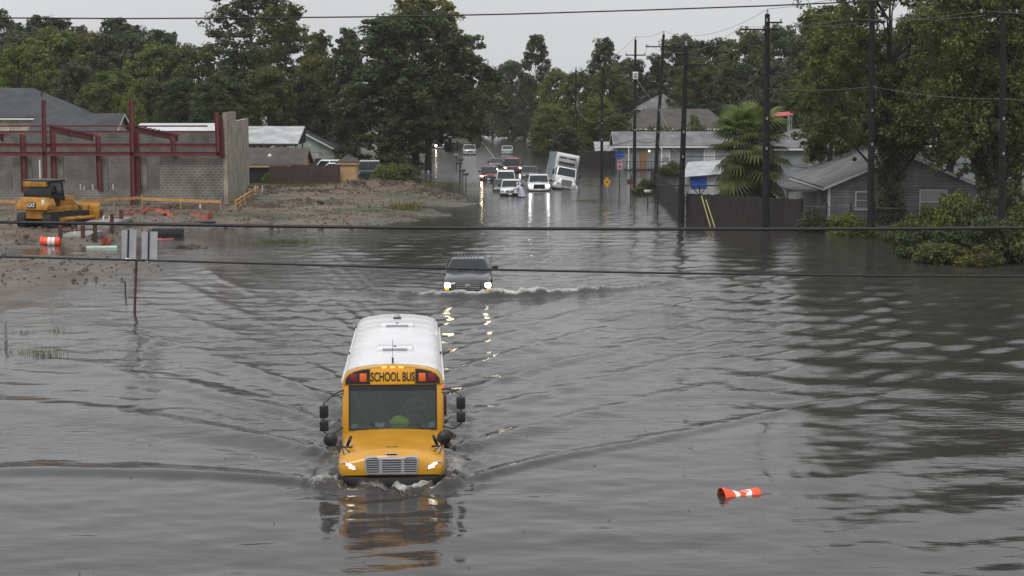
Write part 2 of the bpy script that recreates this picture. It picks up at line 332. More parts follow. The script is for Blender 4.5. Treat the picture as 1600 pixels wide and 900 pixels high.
# ------------------------------------------------------------------ water
ys = [8, 14, 19]; d = 22.0
while d < 420: ys.append(d); d *= 1.0042
ys = np.array([-120, -40] + ys + [520, 800, 1600, 5000], float)
tn = np.concatenate([[-3.5, -1.2, -.7], np.linspace(-.46, .46, 430), [.7, 1.2, 3.5]])
U, Yw = np.meshgrid(tn, ys); Xw = U * np.maximum(Yw, 22) + 0
Xw[Yw < 22] = (U * 22)[Yw < 22]
def wave_h(x, y):
    # ambient ripples
    h = np.zeros_like(x); r2 = np.random.default_rng(3)
    patch = .35 + .65 * sstep(-.25, .3, fbm(x * .07, y * .05, 51, 3)) * np.interp(y, [30, 45, 70, 120, 400], [.22, .6, 1.1, .8, .3])
    for k in range(26):
        lam = .50 * 1.068 ** k; a = .0030 * lam ** .9; th = r2.normal(math.pi / 2, .75); ph = r2.uniform(0, 6.28)
        kk = 2 * math.pi / lam; wx = 1.2 * fbm(x * .11, y * .11, 60 + k, 2)
        h += a * np.sin(kk * (x * math.cos(th) + y * math.sin(th) + wx * lam * .5) + ph) * patch
    # bus wake
    cb, sb = math.cos(-BUS_RZ), math.sin(-BUS_RZ)
    bx = (x - BUS.x) * cb - (y - BUS.y) * sb; by = (x - BUS.x) * sb + (y - BUS.y) * cb
    wob = 1.3 * fbm(x * .09, y * .09, 90, 3)
    for sd in (-1, 1):
        t = np.maximum(bx * sd - 1.0, 0); on = sstep(-.2, .5, bx * sd - .6)
        if sd < 0: phi = (by + .6 - 2.2 * (1 - np.exp(-t / 2.2)) - .04 * t + .8 * wob * np.clip(t / 5, 0, 1)) / (1 + t / 6.5); L0 = 3.1
        else: phi = (by + .6 - 1.0 * (1 - np.exp(-t / 1.5)) - .78 * t + .8 * wob * np.clip(t / 5, 0, 1)) / (1 + .055 * t); L0 = 3.6
        grp = .25 + .75 * sstep(-.22, .2, fbm(x * .085 + 40 * sd, y * .07, 71, 3))
        env = sstep(-.35, .0, phi) * np.exp(-np.maximum(phi, 0) / 19) * np.exp(-t / 20) * on
        pc = np.cos(2 * math.pi * phi / L0 + .45 * np.sin(2 * math.pi * phi / L0))
        amp = .078 + .10 * np.exp(-np.abs(phi) / 2.2) * np.exp(-t / 4.2)
        h += env * amp * (.45 + .55 * grp) * ((.5 + .5 * pc) ** 2.0 * 2 - .75)
        pf = np.cos(2 * math.pi * phi / (L0 * .27) + 1.5 * wob)
        h += env * .0135 * grp * pf * sstep(.5, 3, phi)
    near = np.exp(-(np.maximum(np.abs(bx) - 1.3, 0) / .8) ** 2) * sstep(-1.1, -.1, by) * sstep(12.5, 8, by)
    h += near * (.18 * fbm(x * 2.2, y * 1.6, 21, 3) + .16 * fbm(x * 5, y * 4, 22, 3))
    bow = np.exp(-((by + .30 - .22 * np.abs(bx)) / .33) ** 2) * sstep(1.75, 1.1, np.abs(bx))
    h += bow * (.07 + .26 * fbm(x * 3.1, y * 3, 23, 4))
    # swell running out ahead and back from the flooded right bank
    h += .008 * np.sin(2 * math.pi * (y - .12 * x + 1.3 * wob) / 3.2) * sstep(36.5, 33, y)
    cr = sstep(3, 9, x) * sstep(62, 46, y)
    h += .045 * cr * ((.5 + .5 * np.sin(2 * math.pi * (-.50 * x + .86 * y + 1.6 * wob) / 4.6)) ** 2 - .4)
    h += .016 * sstep(2, 7, x) * sstep(42, 52, y) * sstep(95, 70, y) * (.4 + sstep(-.2, .2, fbm(x * .1, y * .1, 72, 2))) * np.sin(2 * math.pi * (-.55 * x + .83 * y + 1.5 * wob) / 1.2)
    h += .012 * sstep(-5, -9, x) * sstep(46, 54, y) * sstep(90, 72, y) * (.3 + sstep(-.2, .2, fbm(x * .1, y * .1, 73, 2))) * np.sin(2 * math.pi * (.35 * x + .93 * y + 1.5 * wob) / 1.1)
    h += .035 * sstep(4, 8, x) * sstep(40, 50, y) * sstep(100, 70, y) * np.sin(2 * math.pi * (.38 * x + .92 * y + 2 * wob) / 2.9)
    # pickup bow wave
    px_ = x - PK.x; py_ = y - PK.y + 1.55
    t = np.abs(px_); g = np.where(px_ > 0, .18 * t + .52 * np.maximum(t - 2.2, 0) * np.minimum(1, t / 9) + 0 * t, .38 * np.maximum(t - 1, 0))
    s = py_ - g + .25 * wob
    am = np.where(px_ > 0, np.exp(-np.maximum(t - 3, 0) / 6.5), np.exp(-np.maximum(t - 1.5, 0) / 3.2))
    h += .34 * am * np.exp(-np.where(s < 0, (s / .28) ** 2, (s / .8) ** 2)) * (1 + .6 * fbm(x * 1.5, y * 1.5, 41, 3) + .5 * fbm(x * 5.5, y * 4.0, 42, 3))
    h += .06 * am * np.cos(2 * math.pi * s / 1.6) * np.exp(-np.maximum(s, 0) / 5) * (s > 0)
    foam = 1.12 * am * sstep(-.32, -.05, s) * np.exp(-np.maximum(s, 0) / .55) * (.9 + .5 * vnoise(x * .8, y * .8, 8))
    for off, ln, sg in ((2.6, 4.5, 1), (4.2, 4, -1), (2.4, 3.5, -1)):
        s2 = py_ - off - .5 * t; foam = np.maximum(foam, .5 * np.exp(-(s2 / .22) ** 2) * (px_ * sg > 1.1) * np.exp(-np.maximum(t - 1.2, 0) / ln * 1.6))
    foam = np.maximum(foam, bow * (.64 + .7 * fbm(x * 1.3, y * 1.3, 88, 3))); foam = np.maximum(foam, near * (.50 + .7 * fbm(x * .9, y * .7, 89, 3)) * sstep(1.1, 1.3, np.abs(bx)) * sstep(9, 0, by))
    tr = np.maximum(bx - 1.0, 0); sr = (by + .6 - 1.0 * (1 - np.exp(-tr / 1.5)) - .78 * tr + .8 * wob * np.clip(tr / 5, 0, 1)) / (1 + .055 * tr)
    foam = np.maximum(foam, .5 * np.exp(-((sr - .1) / .16) ** 2) * (bx > 1) * np.exp(-(np.maximum(tr - 3.2, 0) / 1.6) ** 2))
    foam = np.maximum(foam, .6 * np.exp(-((sr - 7.25) / .12) ** 2) * np.exp(-((tr - 8.6) / 1.8) ** 2))
    tl = np.maximum(-bx - 1.0, 0); slf = by + .6 - 2.2 * (1 - np.exp(-tl / 2.2))
    foam = np.maximum(foam, .5 * np.exp(-((slf - .2) / .3) ** 2) * (bx < -1) * np.exp(-(tl / 2.0) ** 2))
    return h, np.clip(foam, 0, 1.2)
ins_ = (np.abs(U) < .47) & (Yw > 20) & (Yw < 425)
Hw = np.zeros_like(Xw); Fo = np.zeros_like(Xw)
hh_, ff_ = wave_h(Xw[ins_], Yw[ins_])
edge = sstep(.46, .43, np.abs(U[ins_])) * sstep(22, 26, Yw[ins_]) * sstep(415, 300, Yw[ins_])
gnd = ground_z(Xw[ins_], Yw[ins_]); shal_ = sstep(-.02, -.35, gnd) * .8 + .2
Hw[ins_] = hh_ * edge * shal_; Fo[ins_] = ff_ * edge
V = np.stack([Xw, Yw, Hw], -1).reshape(-1, 3); ny, nx = Xw.shape
idx = np.arange(nx * ny).reshape(ny, nx)
F = np.stack([idx[:-1, :-1], idx[:-1, 1:], idx[1:, 1:], idx[1:, :-1]], -1).reshape(-1, 4)
wm = bpy.data.materials.new('flood_water'); wm.use_nodes = True
t_ = wm.node_tree; n_ = t_.nodes; l_ = t_.links; b_ = n_['Principled BSDF']; out_ = n_['Material Output']
b_.inputs['Base Color'].default_value = (.041, .038, .036, 1); b_.inputs['Roughness'].default_value = .055; b_.inputs['IOR'].default_value = 1.333
co_ = n_.new('ShaderNodeTexCoord')
def _bump(sc, strg, dist, prev=None, st=(1, 1, 1), dt=3):
    a = n_.new('ShaderNodeTexNoise'); a.inputs['Scale'].default_value = sc; a.inputs['Detail'].default_value = dt
    mq = n_.new('ShaderNodeMapping'); mq.inputs['Scale'].default_value = st; l_.new(co_.outputs['Object'], mq.inputs[0]); l_.new(mq.outputs[0], a.inputs['Vector'])
    b = n_.new('ShaderNodeBump'); b.inputs['Strength'].default_value = strg; b.inputs['Distance'].default_value = dist
    l_.new(a.outputs['Fac'], b.inputs['Height'])
    if prev: l_.new(prev.outputs[0], b.inputs['Normal'])
    return b, a
pn = n_.new('ShaderNodeTexNoise'); pn.inputs['Scale'].default_value = .09; pn.inputs['Detail'].default_value = 3; l_.new(co_.outputs['Object'], pn.inputs['Vector'])
pr = n_.new('ShaderNodeMapRange'); pr.inputs[1].default_value = .38; pr.inputs[2].default_value = .62; pr.inputs[3].default_value = .18; pr.inputs[4].default_value = 1
l_.new(pn.outputs['Fac'], pr.inputs[0])
ra_ = n_.new('ShaderNodeAttribute'); ra_.attribute_name = 'ripple'
rm_ = n_.new('ShaderNodeMath'); rm_.operation = 'MULTIPLY'; l_.new(pr.outputs[0], rm_.inputs[0]); l_.new(ra_.outputs['Fac'], rm_.inputs[1])
bA, nA = _bump(3.1, 1.0, .024, None, (.40, 1.25, 1), 1.5); l_.new(rm_.outputs[0], bA.inputs['Strength'])
bC, nC = _bump(7.0, 1.0, .011, bA, (.5, 1.3, 1), 2); l_.new(rm_.outputs[0], bC.inputs['Strength'])
rg_ = n_.new('ShaderNodeAttribute'); rg_.attribute_name = 'ruffle'
bB, nB = _bump(14.0, 1.0, .009, bC, (.8, 1.2, 1)); l_.new(rg_.outputs['Fac'], bB.inputs['Strength'])
rq_ = n_.new('ShaderNodeMath'); rq_.operation = 'MULTIPLY_ADD'; rq_.inputs[1].default_value = .13; rq_.inputs[2].default_value = .02; l_.new(rg_.outputs['Fac'], rq_.inputs[0]); l_.new(rq_.outputs[0], b_.inputs['Roughness'])
l_.new(bB.outputs[0], b_.inputs['Normal'])
fa = n_.new('ShaderNodeAttribute'); fa.attribute_name = 'foam'
fn = n_.new('ShaderNodeTexNoise'); fn.inputs['Scale'].default_value = 9.0; fn.inputs['Detail'].default_value = 10; fn.inputs['Roughness'].default_value = .75
l_.new(co_.outputs['Object'], fn.inputs['Vector'])
f1 = n_.new('ShaderNodeMath'); f1.operation = 'ADD'; l_.new(fa.outputs['Fac'], f1.inputs[0]); l_.new(fn.outputs['Fac'], f1.inputs[1])
f2 = n_.new('ShaderNodeMapRange'); f2.inputs[1].default_value = .95; f2.inputs[2].default_value = 1.5; l_.new(f1.outputs[0], f2.inputs[0])
fb = n_.new('ShaderNodeBsdfPrincipled'); fb.inputs['Base Color'].default_value = (.62, .61, .58, 1); fb.inputs['Roughness'].default_value = .6
fbm_ = n_.new('ShaderNodeBump'); fbm_.inputs['Strength'].default_value = 1; fbm_.inputs['Distance'].default_value = .06; l_.new(fn.outputs['Fac'], fbm_.inputs['Height']); l_.new(fbm_.outputs[0], fb.inputs['Normal'])
ms = n_.new('ShaderNodeMixShader'); l_.new(f2.outputs[0], ms.inputs[0]); l_.new(b_.outputs[0], ms.inputs[1]); l_.new(fb.outputs[0], ms.inputs[2]); l_.new(ms.outputs[0], out_.inputs[0])
wme = npmesh('flood_water', V, F, wm, True)
wme.attributes.new('foam', 'FLOAT', 'POINT').data.foreach_set('value', Fo.astype(np.float32).ravel())
wme.attributes.new('ruffle', 'FLOAT', 'POINT').data.foreach_set('value', np.interp(Yw, [25, 40, 70, 130, 200, 300], [.10, .2, .36, .5, .9, 1.0]).astype(np.float32).ravel())
wme.attributes.new('ripple', 'FLOAT', 'POINT').data.foreach_set('value', np.clip(np.interp(Yw, [20, 36, 42, 52], [.38, .50, .9, 1.2]), 0, 1).astype(np.float32).ravel())
tag(link('flood_water', wme, None), 'murky grey flood water with wakes covering the road', kind='structure')
# ------------------------------------------------------------------ building materials
M = {}
M['cmu'] = blockmat('concrete_block', (.155, .145, .128), (.27, .255, .225), .42, .21, msize=.10)
M['cmu_tan_lit'] = blockmat('concrete_block_tan_lit', (.27, .24, .195), (.40, .36, .30), .42, .21, msize=.12)  # tan block, with the end wall's open-sky brightness painted into the colour
M['cmu_dark'] = blockmat('concrete_block_dark', (.12, .115, .105), (.15, .145, .13), .42, .21, msize=.08)  # darker grey block for the rear wall
M['steel_red'] = mat('red_primer_steel', (.135, .022, .026), .55, 0, .25, 1.5)
M['rust'] = mat('rusty_steel', (.075, .03, .022), .8, 0, .4, 3)
M['shingle_dark'] = blockmat('shingle_charcoal', (.048, .05, .058), (.03, .031, .035), .33, .1, rough=.8)
M['shingle_grey'] = blockmat('shingle_grey', (.16, .16, .165), (.10, .10, .105), .33, .1, rough=.75)
M['shingle_brown'] = blockmat('shingle_brown', (.07, .06, .055), (.045, .038, .035), .33, .1, rough=.8)
M['shingle_red'] = blockmat('shingle_red', (.12, .055, .045), (.07, .035, .03), .33, .1, rough=.8)
M['tin'] = blockmat('ribbed_tin', (.42, .43, .44), (.25, .26, .27), .3, 60, rough=.35, off=0, msize=.0006)
M['white_roof'] = mat('white_membrane', (.55, .56, .57), .5, 0, .12, .6)
def siding(n, c): return blockmat(n, c, tuple(k * .55 for k in c), 40, .19, rough=.6, msize=.10, bump=.5)
M['side_grey'] = siding('grey_siding', (.25, .255, .265)); M['side_green'] = siding('pale_green_siding', (.40, .47, .41))
M['side_lgrey'] = siding('ranch_grey_siding', (.24, .255, .275)); M['cream'] = siding('cream_siding', (.52, .46, .37))
M['tan'] = mat('tan_stucco', (.42, .27, .14), .8, 0, .15, 1.2); M['white'] = mat('white_paint', (.68, .69, .69), .5, 0, .08, 2)
M['pane'] = mat('window_glass', (.03, .036, .04), .08, 0, 0, spec=.6); M['blind'] = mat('window_blind', (.42, .43, .43), .5, 0, .1, 6)
M['wood_dark'] = mat('dark_fence_wood', (.028, .024, .022), .85, 0, .45, 2.5, stretch=(6, 6, .4))
M['wood_red'] = mat('brown_fence_wood', (.045, .028, .024), .85, 0, .35, 2.5, stretch=(6, 6, .4))
M['lumber'] = mat('yellow_lumber', (.46, .25, .085), .7, 0, .25, 2); M['pvc'] = mat('white_pipe', (.75, .76, .75), .35, 0, .06, 3)
M['black'] = mat('black_plastic', (.012, .012, .013), .45, 0, .2, 4); M['rubber'] = mat('tyre_rubber', (.016, .016, .017), .8, 0, .2, 6)
M['blue_tarp'] = mat('blue_tarp', (.02, .09, .42), .4, 0, .2, 2); M['red_canopy'] = mat('red_canopy', (.42, .045, .045), .5, 0, .1, 2)
M['galv'] = mat('galvanised_metal', (.36, .37, .38), .42, .6, .15, 3); M['orange'] = mat('safety_orange', (.78, .085, .02), .45, 0, .12, 3)
M['orange_net'] = mat('faded_orange_net', (.33, .075, .045), .75, 0, .4, 4); M['reflect'] = mat('white_reflective', (.75, .75, .75), .35, 0, .08, 8)
M['concrete'] = mat('wet_concrete', (.22, .215, .205), .6, 0, .2, 2, .3); M['brick_trim'] = mat('orange_brick_skirt', (.30, .13, .07), .8, 0, .25, 4)

def win(p, cx, y, cz, w, h, face='f', blind=.0, trim='white'):
    # a window on a wall face: frame, pane, meeting rail, sill
    rz = {'f': 0, 'l': -math.pi / 2, 'r': math.pi / 2}[face]
    o = MB(); t = .09
    for a in (-1, 1): o.box((a * (w / 2 + t / 2), -.02, 0), (t, .1, h + 2 * t)); o.box((0, -.02, a * (h / 2 + t / 2)), (w, .1, t))
    f = o.build('window', M[trim], p); f.location = (cx, y, cz) if face == 'f' else (cx, y, cz); f.rotation_euler = (0, 0, rz)
    g = MB().box((0, .02, 0), (w, .03, h)).build('pane', M['pane'], f)
    if blind > 0: MB().box((0, -.003, h / 2 - h * blind / 2), (w * .98, .012, h * blind)).build('blind', M['blind'], f)
    MB().box((0, -.015, 0), (w, .05, .05)).build('meeting_rail', M[trim], f)
    MB().box((0, -.06, -h / 2 - .12), (w + .3, .16, .05)).build('sill', M[trim], f)
    return f
def slab(mb, a, b, c, d, th):
    a, b, c, d = map(Vector, (a, b, c, d)); n = (b - a).cross(d - a).normalized()
    if n.z < 0: n = -n
    mb.loft([[a, b, c, d], [q + n * th for q in (a, b, c, d)]])
def house(name, label, loc, rz, w, d, eave, ridge, axis, wallm, roofm, oh=.45, hip=0, z0=-.9, trim='white', gtrim=True, cat='house'):
    p = thing(name, label, cat, loc, rz); W = w / 2
    if hip:
        MB().b2(-W, W, 0, d, z0, eave).build('wall', wallm, p)
    elif axis == 'y':
        MB().prism([(-W, z0), (W, z0), (W, eave), (0, ridge), (-W, eave)], 'y', 0, d).build('wall', wallm, p)
    else:
        MB().prism([(0, z0), (d, z0), (d, eave), (d / 2, ridge), (0, eave)], 'x', -W, W).build('wall', wallm, p)
    th = .14; tr = MB()
    if hip:
        x0, x1, y0, y1 = -W - oh, W + oh, -oh, d + oh; zr = ridge
        if axis == 'x': ra, rb = (-W + hip, d / 2, zr), (W - hip, d / 2, zr)
        else: ra, rb = (0, hip, zr), (0, d - hip, zr)
        c = [(x0, y0, eave), (x1, y0, eave), (x1, y1, eave), (x0, y1, eave)]
        fs = [[c[0], c[1], rb, ra], [c[2], c[3], ra, rb], [c[1], c[2], rb], [c[3], c[0], ra]] if axis == 'x' else [[c[3], c[0], ra, rb], [c[1], c[2], rb, ra], [c[0], c[1], ra], [c[2], c[3], rb]]
        for f in fs: MB().loft([[Vector(q) for q in f], [Vector(q) + Vector((0, 0, th)) for q in f]]).build('roof_slope', roofm, p)
        for a, b in ((c[0], c[1]), (c[1], c[2]), (c[2], c[3]), (c[3], c[0])):
            tr.box(((a[0] + b[0]) / 2, (a[1] + b[1]) / 2, eave - .06), (max(.05, abs(a[0] - b[0]) - .1), max(.05, abs(a[1] - b[1]) - .1), .16))
    elif axis == 'y':
        sl_ = (ridge - eave) / W
        for s in (-1, 1):
            m = MB(); slab(m, (0, -oh, ridge + .02), (s * (W + oh), -oh, eave - oh * sl_ + .02), (s * (W + oh), d + oh, eave - oh * sl_ + .02), (0, d + oh, ridge + .02), th); m.build('roof_slope', roofm, p)
            q = MB(); a, b = Vector((0, -oh - .03, ridge - .06)), Vector((s * (W + oh), -oh - .03, eave - oh * sl_ - .06))
            q.loft([[a, b, b + Vector((0, 0, .18)), a + Vector((0, 0, .18))], [k + Vector((0, .05, 0)) for k in (a, b, b + Vector((0, 0, .18)), a + Vector((0, 0, .18)))]]).build('rake_board', M[trim], p)
            tr.box((s * (W + oh - .02), d / 2, eave - oh * sl_ - .02), (.05, d + 2 * oh - .1, .16))
    else:
        sl_ = (ridge - eave) / (d / 2)
        for s in (0, 1):
            ye = -oh if s == 0 else d + oh
            m = MB(); slab(m, (-W - oh, d / 2, ridge + .02), (-W - oh, ye, eave - oh * sl_ + .02), (W + oh, ye, eave - oh * sl_ + .02), (W + oh, d / 2, ridge + .02), th); m.build('roof_slope', roofm, p)
            tr.box((0, ye + (.02 if s else -.02), eave - oh * sl_ - .02), (w + 2 * oh - .1, .05, .18))
            for e in (-1, 1):
                X = e * (W + oh + .02); a, b = Vector((X, d / 2, ridge - .06)), Vector((X, ye, eave - oh * sl_ - .06))
                MB().loft([[a, b, b + Vector((0, 0, .18)), a + Vector((0, 0, .18))], [k - Vector((e * .05, 0, 0)) for k in (a, b, b + Vector((0, 0, .18)), a + Vector((0, 0, .18)))]]).build('rake_board', M[trim], p)
    if gtrim: tr.build('fascia', M[trim], p)
    return p

# ------------------------------------------------------------------ half-built block building
YW = 129.0
bl = thing('unfinished_block_building', 'half-built grey concrete block building with red steel frame', 'building', (0, 0, 0))
xz = lambda px, py, Y=YW: D(px, py, Y)
XL = -62.0
def wbox(name, m, x0, x1, y0, y1, z0, z1): return MB().b2(x0, x1, y0, y1, z0, z1).build(name, m, bl)
zt = xz(0, 243).z; zs = xz(0, 297).z; xr = xz(347, 0).x
wbox('sill_wall', M['cmu'], XL, xr, YW, YW + .3, -.3, zs)
wbox('wall', M['cmu'], xz(243, 0).x, xr, YW + .002, YW + .298, zs, zt)
for a, b in ((206, 222), (152, 160), (80, 90), (10, 40), (-160, -110)): wbox('pier', M['cmu'], xz(a, 0).x, xz(b, 0).x, YW + .002, YW + .298, zs, zt)
wbox('rear_wall', M['cmu_dark'], XL, -24.6, 147, 147.3, -.3, D(0, 207, 147).z)
wbox('floor_slab', M['concrete'], XL, -24.3, YW + .3, 147, -.3, zs - 1.0)
# tall end wall running back from the corner
e0 = xz(350, 0); e1 = D(390, 292, 152); a_ = Vector((e0.x, YW, 0)); b_ = Vector((e1.x, 152, 0)); dr = (b_ - a_).normalized(); nr = Vector((-dr.y, dr.x, 0)) * .3
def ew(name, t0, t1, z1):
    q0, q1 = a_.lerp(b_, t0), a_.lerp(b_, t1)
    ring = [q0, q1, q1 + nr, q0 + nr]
    MB().loft([[Vector((q.x, q.y, -.3)) for q in ring], [Vector((q.x, q.y, z1)) for q in ring]]).build(name, M['cmu_tan_lit'], bl)
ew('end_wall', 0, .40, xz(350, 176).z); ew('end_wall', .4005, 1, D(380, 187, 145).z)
# red steel: columns, paired beams, sloped rafters with joists
def steel(name, a, b, w_, h_):
    a, b = Vector(a), Vector(b); d_ = b - a; L_ = d_.length; mb = MB()
    mb.box((0, 0, h_ / 2), (w_, L_, .03)).box((0, 0, -h_ / 2), (w_, L_, .03)).box((0, 0, 0), (.03, L_, h_ - .03))
    o = mb.build(name, M['steel_red'], bl); o.location = (a + b) / 2; o.rotation_euler = d_.to_track_quat('Y', 'Z').to_euler(); return o
def col(px, py0, py1, Y=YW - .35, w_=.3): 
    t, b = D(px, py0, Y), D(px + 3, py1, Y); steel('column', (b.x, Y, b.z), (t.x, Y, t.z), w_, w_)
col(68, 156, 316, YW - .5, .26); col(205, 154, 320, YW - .5, .30); col(338, 175, 244, YW - .5, .26); col(345, 186, 246, YW - .1, .28)
for px_, y0_, y1_ in ((35, 210, 300), (82, 205, 305), (153, 212, 297), (213, 206, 300), (269, 212, 244), (-60, 160, 318)): col(px_, y0_, y1_, YW - .18, .34)
for py_ in (227, 240):
    z_ = xz(0, py_).z; steel('beam', (XL, YW - .2 - (py_ == 240) * .3, z_), (xr - .3, YW - .2 - (py_ == 240) * .3, z_), .2, .30)
for py_, hh in ((206, .10),): z_ = D(0, py_, 146).z; steel('edge_angle', (XL, 146, z_), (-25.5, 146, z_), .1, .16)
z_ = D(0, 197, 140).z; steel('edge_angle', (-44, 140, z_), (-26, 140, z_), .1, .10)
for px_ in (-62, 78, 210):
    a = xz(px_, 202, YW - .1); b = D(px_ + 68, 216, YW + 6); steel('rafter', a, b, .26, .42)
    for k in range(11): q = Vector(a).lerp(Vector(b), k / 10); MB().box((q.x, q.y + .4, q.z + .27), (.06, 1.6, .1)).build('purlin', M['steel_red'], bl)
    for k in (.45, .98): q = Vector(a).lerp(Vector(b), k); MB().box((q.x, q.y - .16, q.z - .05), (.12, .06, .5)).build('gusset', M['steel_red'], bl)

# ------------------------------------------------------------------ houses
def at(px, py, Y): q = D(px, py, Y); return q
def hl(px, Y): return (D(px, 200, Y).x, Y, 0)
h = house('two_storey_house', 'cream two-storey house with charcoal hip roof behind the block building', hl(-20, 166), 0, 14.6, 14, 6.55, 9.5, 'x', M['cream'], M['shingle_dark'], .5, hip=4.6)
win(h, 1.1 + .4, 0, 5.3, 1.2, 1.0); win(h, -3, 0, 5.3, 1.2, 1.0); MB().tube((4.2, 5, 8), (4.2, 5, 9.2), .1).build('vent_pipe', M['black'], h)
h = house('cream_gable_house', 'cream house with long charcoal gable roof beside the hip-roofed house', hl(112, 154), 0, 7.4, 7, 5.3, 7.0, 'x', M['cream'], M['shingle_dark'], .5)
win(h, 0, 0, 4.2, 1, 1)
h = house('long_white_roof_shed', 'long low building with a pale membrane roof behind the block wall', hl(285, 172), 0, 10, 8, 5.0, 5.75, 'x', M['side_lgrey'], M['white_roof'], .3)
# metal carport
cp = thing('metal_carport', 'open carport with ribbed silver metal roof behind the tan house', 'carport', hl(420, 168))
zc0, zc1 = D(0, 225, 168).z, D(0, 198, 174).z; m = MB(); slab(m, (-4.2, 0, zc0), (2.95, 0, zc0), (2.95, 6, zc1), (-4.2, 6, zc1), .06); m.build('roof', M['tin'], cp)
for x_ in (-4, -1.9, .9, 2.7): MB().b2(x_ - .07, x_ + .07, .1, .24, -.5, zc0).build('post', M['wood_dark'], cp); MB().b2(x_ - .07, x_ + .07, 5.6, 5.74, -.5, zc1 - .1).build('post', M['wood_dark'], cp)
MB().b2(-4.2, 2.95, .05, .2, zc0 - .2, zc0 - .02).build('beam', M['wood_dark'], cp)
MB().prism([(0, zc0 - .02), (6, zc1), (6, zc0 - .02)], 'x', 2.96, 3.02).build('gable_panel', M['black'], cp)
h = house('tan_house', 'small tan stucco house with dark shingle roof beyond the block end wall', hl(402, 160), 0, 8.4, 7, 2.15, 3.55, 'x', M['tan'], M['shingle_brown'], .4, trim='tan')
MB().b2(-1.6, 3.6, -.03, .0, -.3, 1.9).build('garage_door', M['black'], h)
MB().lathe([(.03, 0), (.16, .05), (.2, .09)], (1.0, 1.0, 2.95), 'y', 12).build('satellite_dish', M['white'], h)
h = house('pale_green_house', 'pale green clapboard house with dark gable roof beside the big oak', hl(470, 186), R(4), 7.6, 13, 2.75, 4.75, 'y', M['side_green'], M['shingle_dark'], .5)
win(h, 1.4, 0, 1.55, .85, 1.25, blind=.5)
MB().b2(4.25, 6.6, 3, 9, 2.45, 2.6).build('porch_roof', M['shingle_dark'], h)
for y_ in (3.1, 6, 8.9): MB().b2(6.4, 6.52, y_, y_ + .12, -.4, 2.45).build('porch_post', M['white'], h)
h = house('red_roofed_house', 'distant house with dull red gable roof and white rake boards', hl(508, 232), 0, 8, 10, 4.7, 6.1, 'y', M['side_lgrey'], M['shingle_red'], .4)
win(h, 0, 0, 4.6, .9, .7)
h = house('tan_shed', 'square tan garden shed with brown hip roof beside the wooden fence', hl(541.5, 158), 0, 1.85, 1.9, 2.35, 3.0, 'y', M['tan'], M['shingle_brown'], .14, hip=.7, trim='tan', cat='shed')
# right side
h = house('grey_ranch_house', 'long low grey house with porch railing behind the street sign', hl(1054, 196), 0, 13.6, 8, 2.95, 4.35, 'x', M['side_lgrey'], M['shingle_grey'], .5)
win(h, -1.05, 0, 1.55, .9, 1.5, blind=.5); win(h, 4.2, 0, 1.75, 1.15, 1.35, blind=.95)
MB().b2(-4.2, -3.3, -.05, 0, .1, 2.2).build('door', mat('wood_door', (.25, .12, .06), .6), h)
MB().b2(-2.3, 6.7, -.02, 0, .05, .3).build('skirt_band', M['brick_trim'], h)
po = MB().b2(-6, -1.6, -2.0, -.01, -.9, .15).build('porch', M['wood_dark'], h)
for k in range(11): MB().b2(-5.9 + k * .43, -5.84 + k * .43, -1.98, -1.92, .15, 1.05).build('baluster', M['black'], po)
MB().b2(-5.95, -1.55, -1.99, -1.91, 1.05, 1.12).build('hand_rail', M['black'], po)
for x_ in (-5.6, -1.7): MB().b2(x_ - .06, x_ + .06, -1.9, -1.78, .15, 2.7).build('porch_post', M['white'], po)
MB().ell((-3.0, -.12, 2.25), (.07, .07, .09)).build('porch_lamp', mat('porch_bulb', (1, .8, .5), emit=(1, .75, .45), estr=9), h)
h = house('brown_roofed_house', 'large brown-roofed house half hidden by shrubs beyond the grey ranch house', hl(1062, 222), 0, 13, 12, 4.4, 6.9, 'x', M['side_lgrey'], M['shingle_brown'], .5, hip=2)
h = house('grey_peaked_house', 'distant house whose small grey hip roof peaks over the brown roof', hl(1036, 246), 0, 6.4, 6, 6.9, 8.9, 'x', M['side_grey'], M['shingle_grey'], .5, hip=2.9)
h = house('grey_gable_house', 'grey clapboard house with wide front gable behind the ivy-clad tree', hl(1414, 114), R(-1), 10.3, 15, 2.55, 4.75, 'y', M['side_grey'], M['shingle_grey'], .45)
win(h, -2.75, 0, 1.55, 1.0, 1.1); win(h, 2.1, 0, 1.45, 1.75, 1.55, blind=.55)
for s in (-1, 1): MB().b2(s * 5.15 - .09, s * 5.15 + .09, -.03, .06, -.9, 2.5).build('corner_board', M['white'], h)
win(h, -5.15, 4.0, 1.5, .8, 1.3, 'l')
MB().b2(-7.6, -5.6, 2, 12, 2.05, 2.2).build('porch_roof', M['shingle_grey'], h)
for y_ in (2.1, 4.2, 8): MB().b2(-7.5, -7.36, y_, y_ + .14, -.9, 2.05).build('porch_post', M['white'], h)
MB().path([(-2.6, 5.0, 3.6), (-2.6, 5.0, 4.1), (-2.35, 4.85, 4.25)], .03, 6).build('aerial_mast', M['galv'], h)
MB().lathe([(.03, 0), (.12, .03), (.17, .07)], (-2.5, 4.8, 4.25), 'y', 12).build('satellite_dish', M['black'], h)
h = house('white_cottage', 'white-walled cottage with grey hip roof between the palm and the grey gable house', hl(1262, 150), 0, 6.2, 7, 4.0, 5.6, 'x', M['side_lgrey'], M['shingle_grey'], .4, hip=2.4)
MB().tube((-1.2, 3, 5.2), (-1.2, 3, 7.0), .09).build('vent_pipe', M['galv'], h)
h = house('side_street_house', 'grey-roofed house glimpsed through leaves beyond the grey gable house', hl(1500, 160), 0, 14, 9, 4.2, 6.2, 'x', M['side_lgrey'], M['shingle_grey'], .5)
ca = thing('red_canopy', 'red fabric canopy on posts between the palm and the trees', 'canopy', hl(1218, 190))
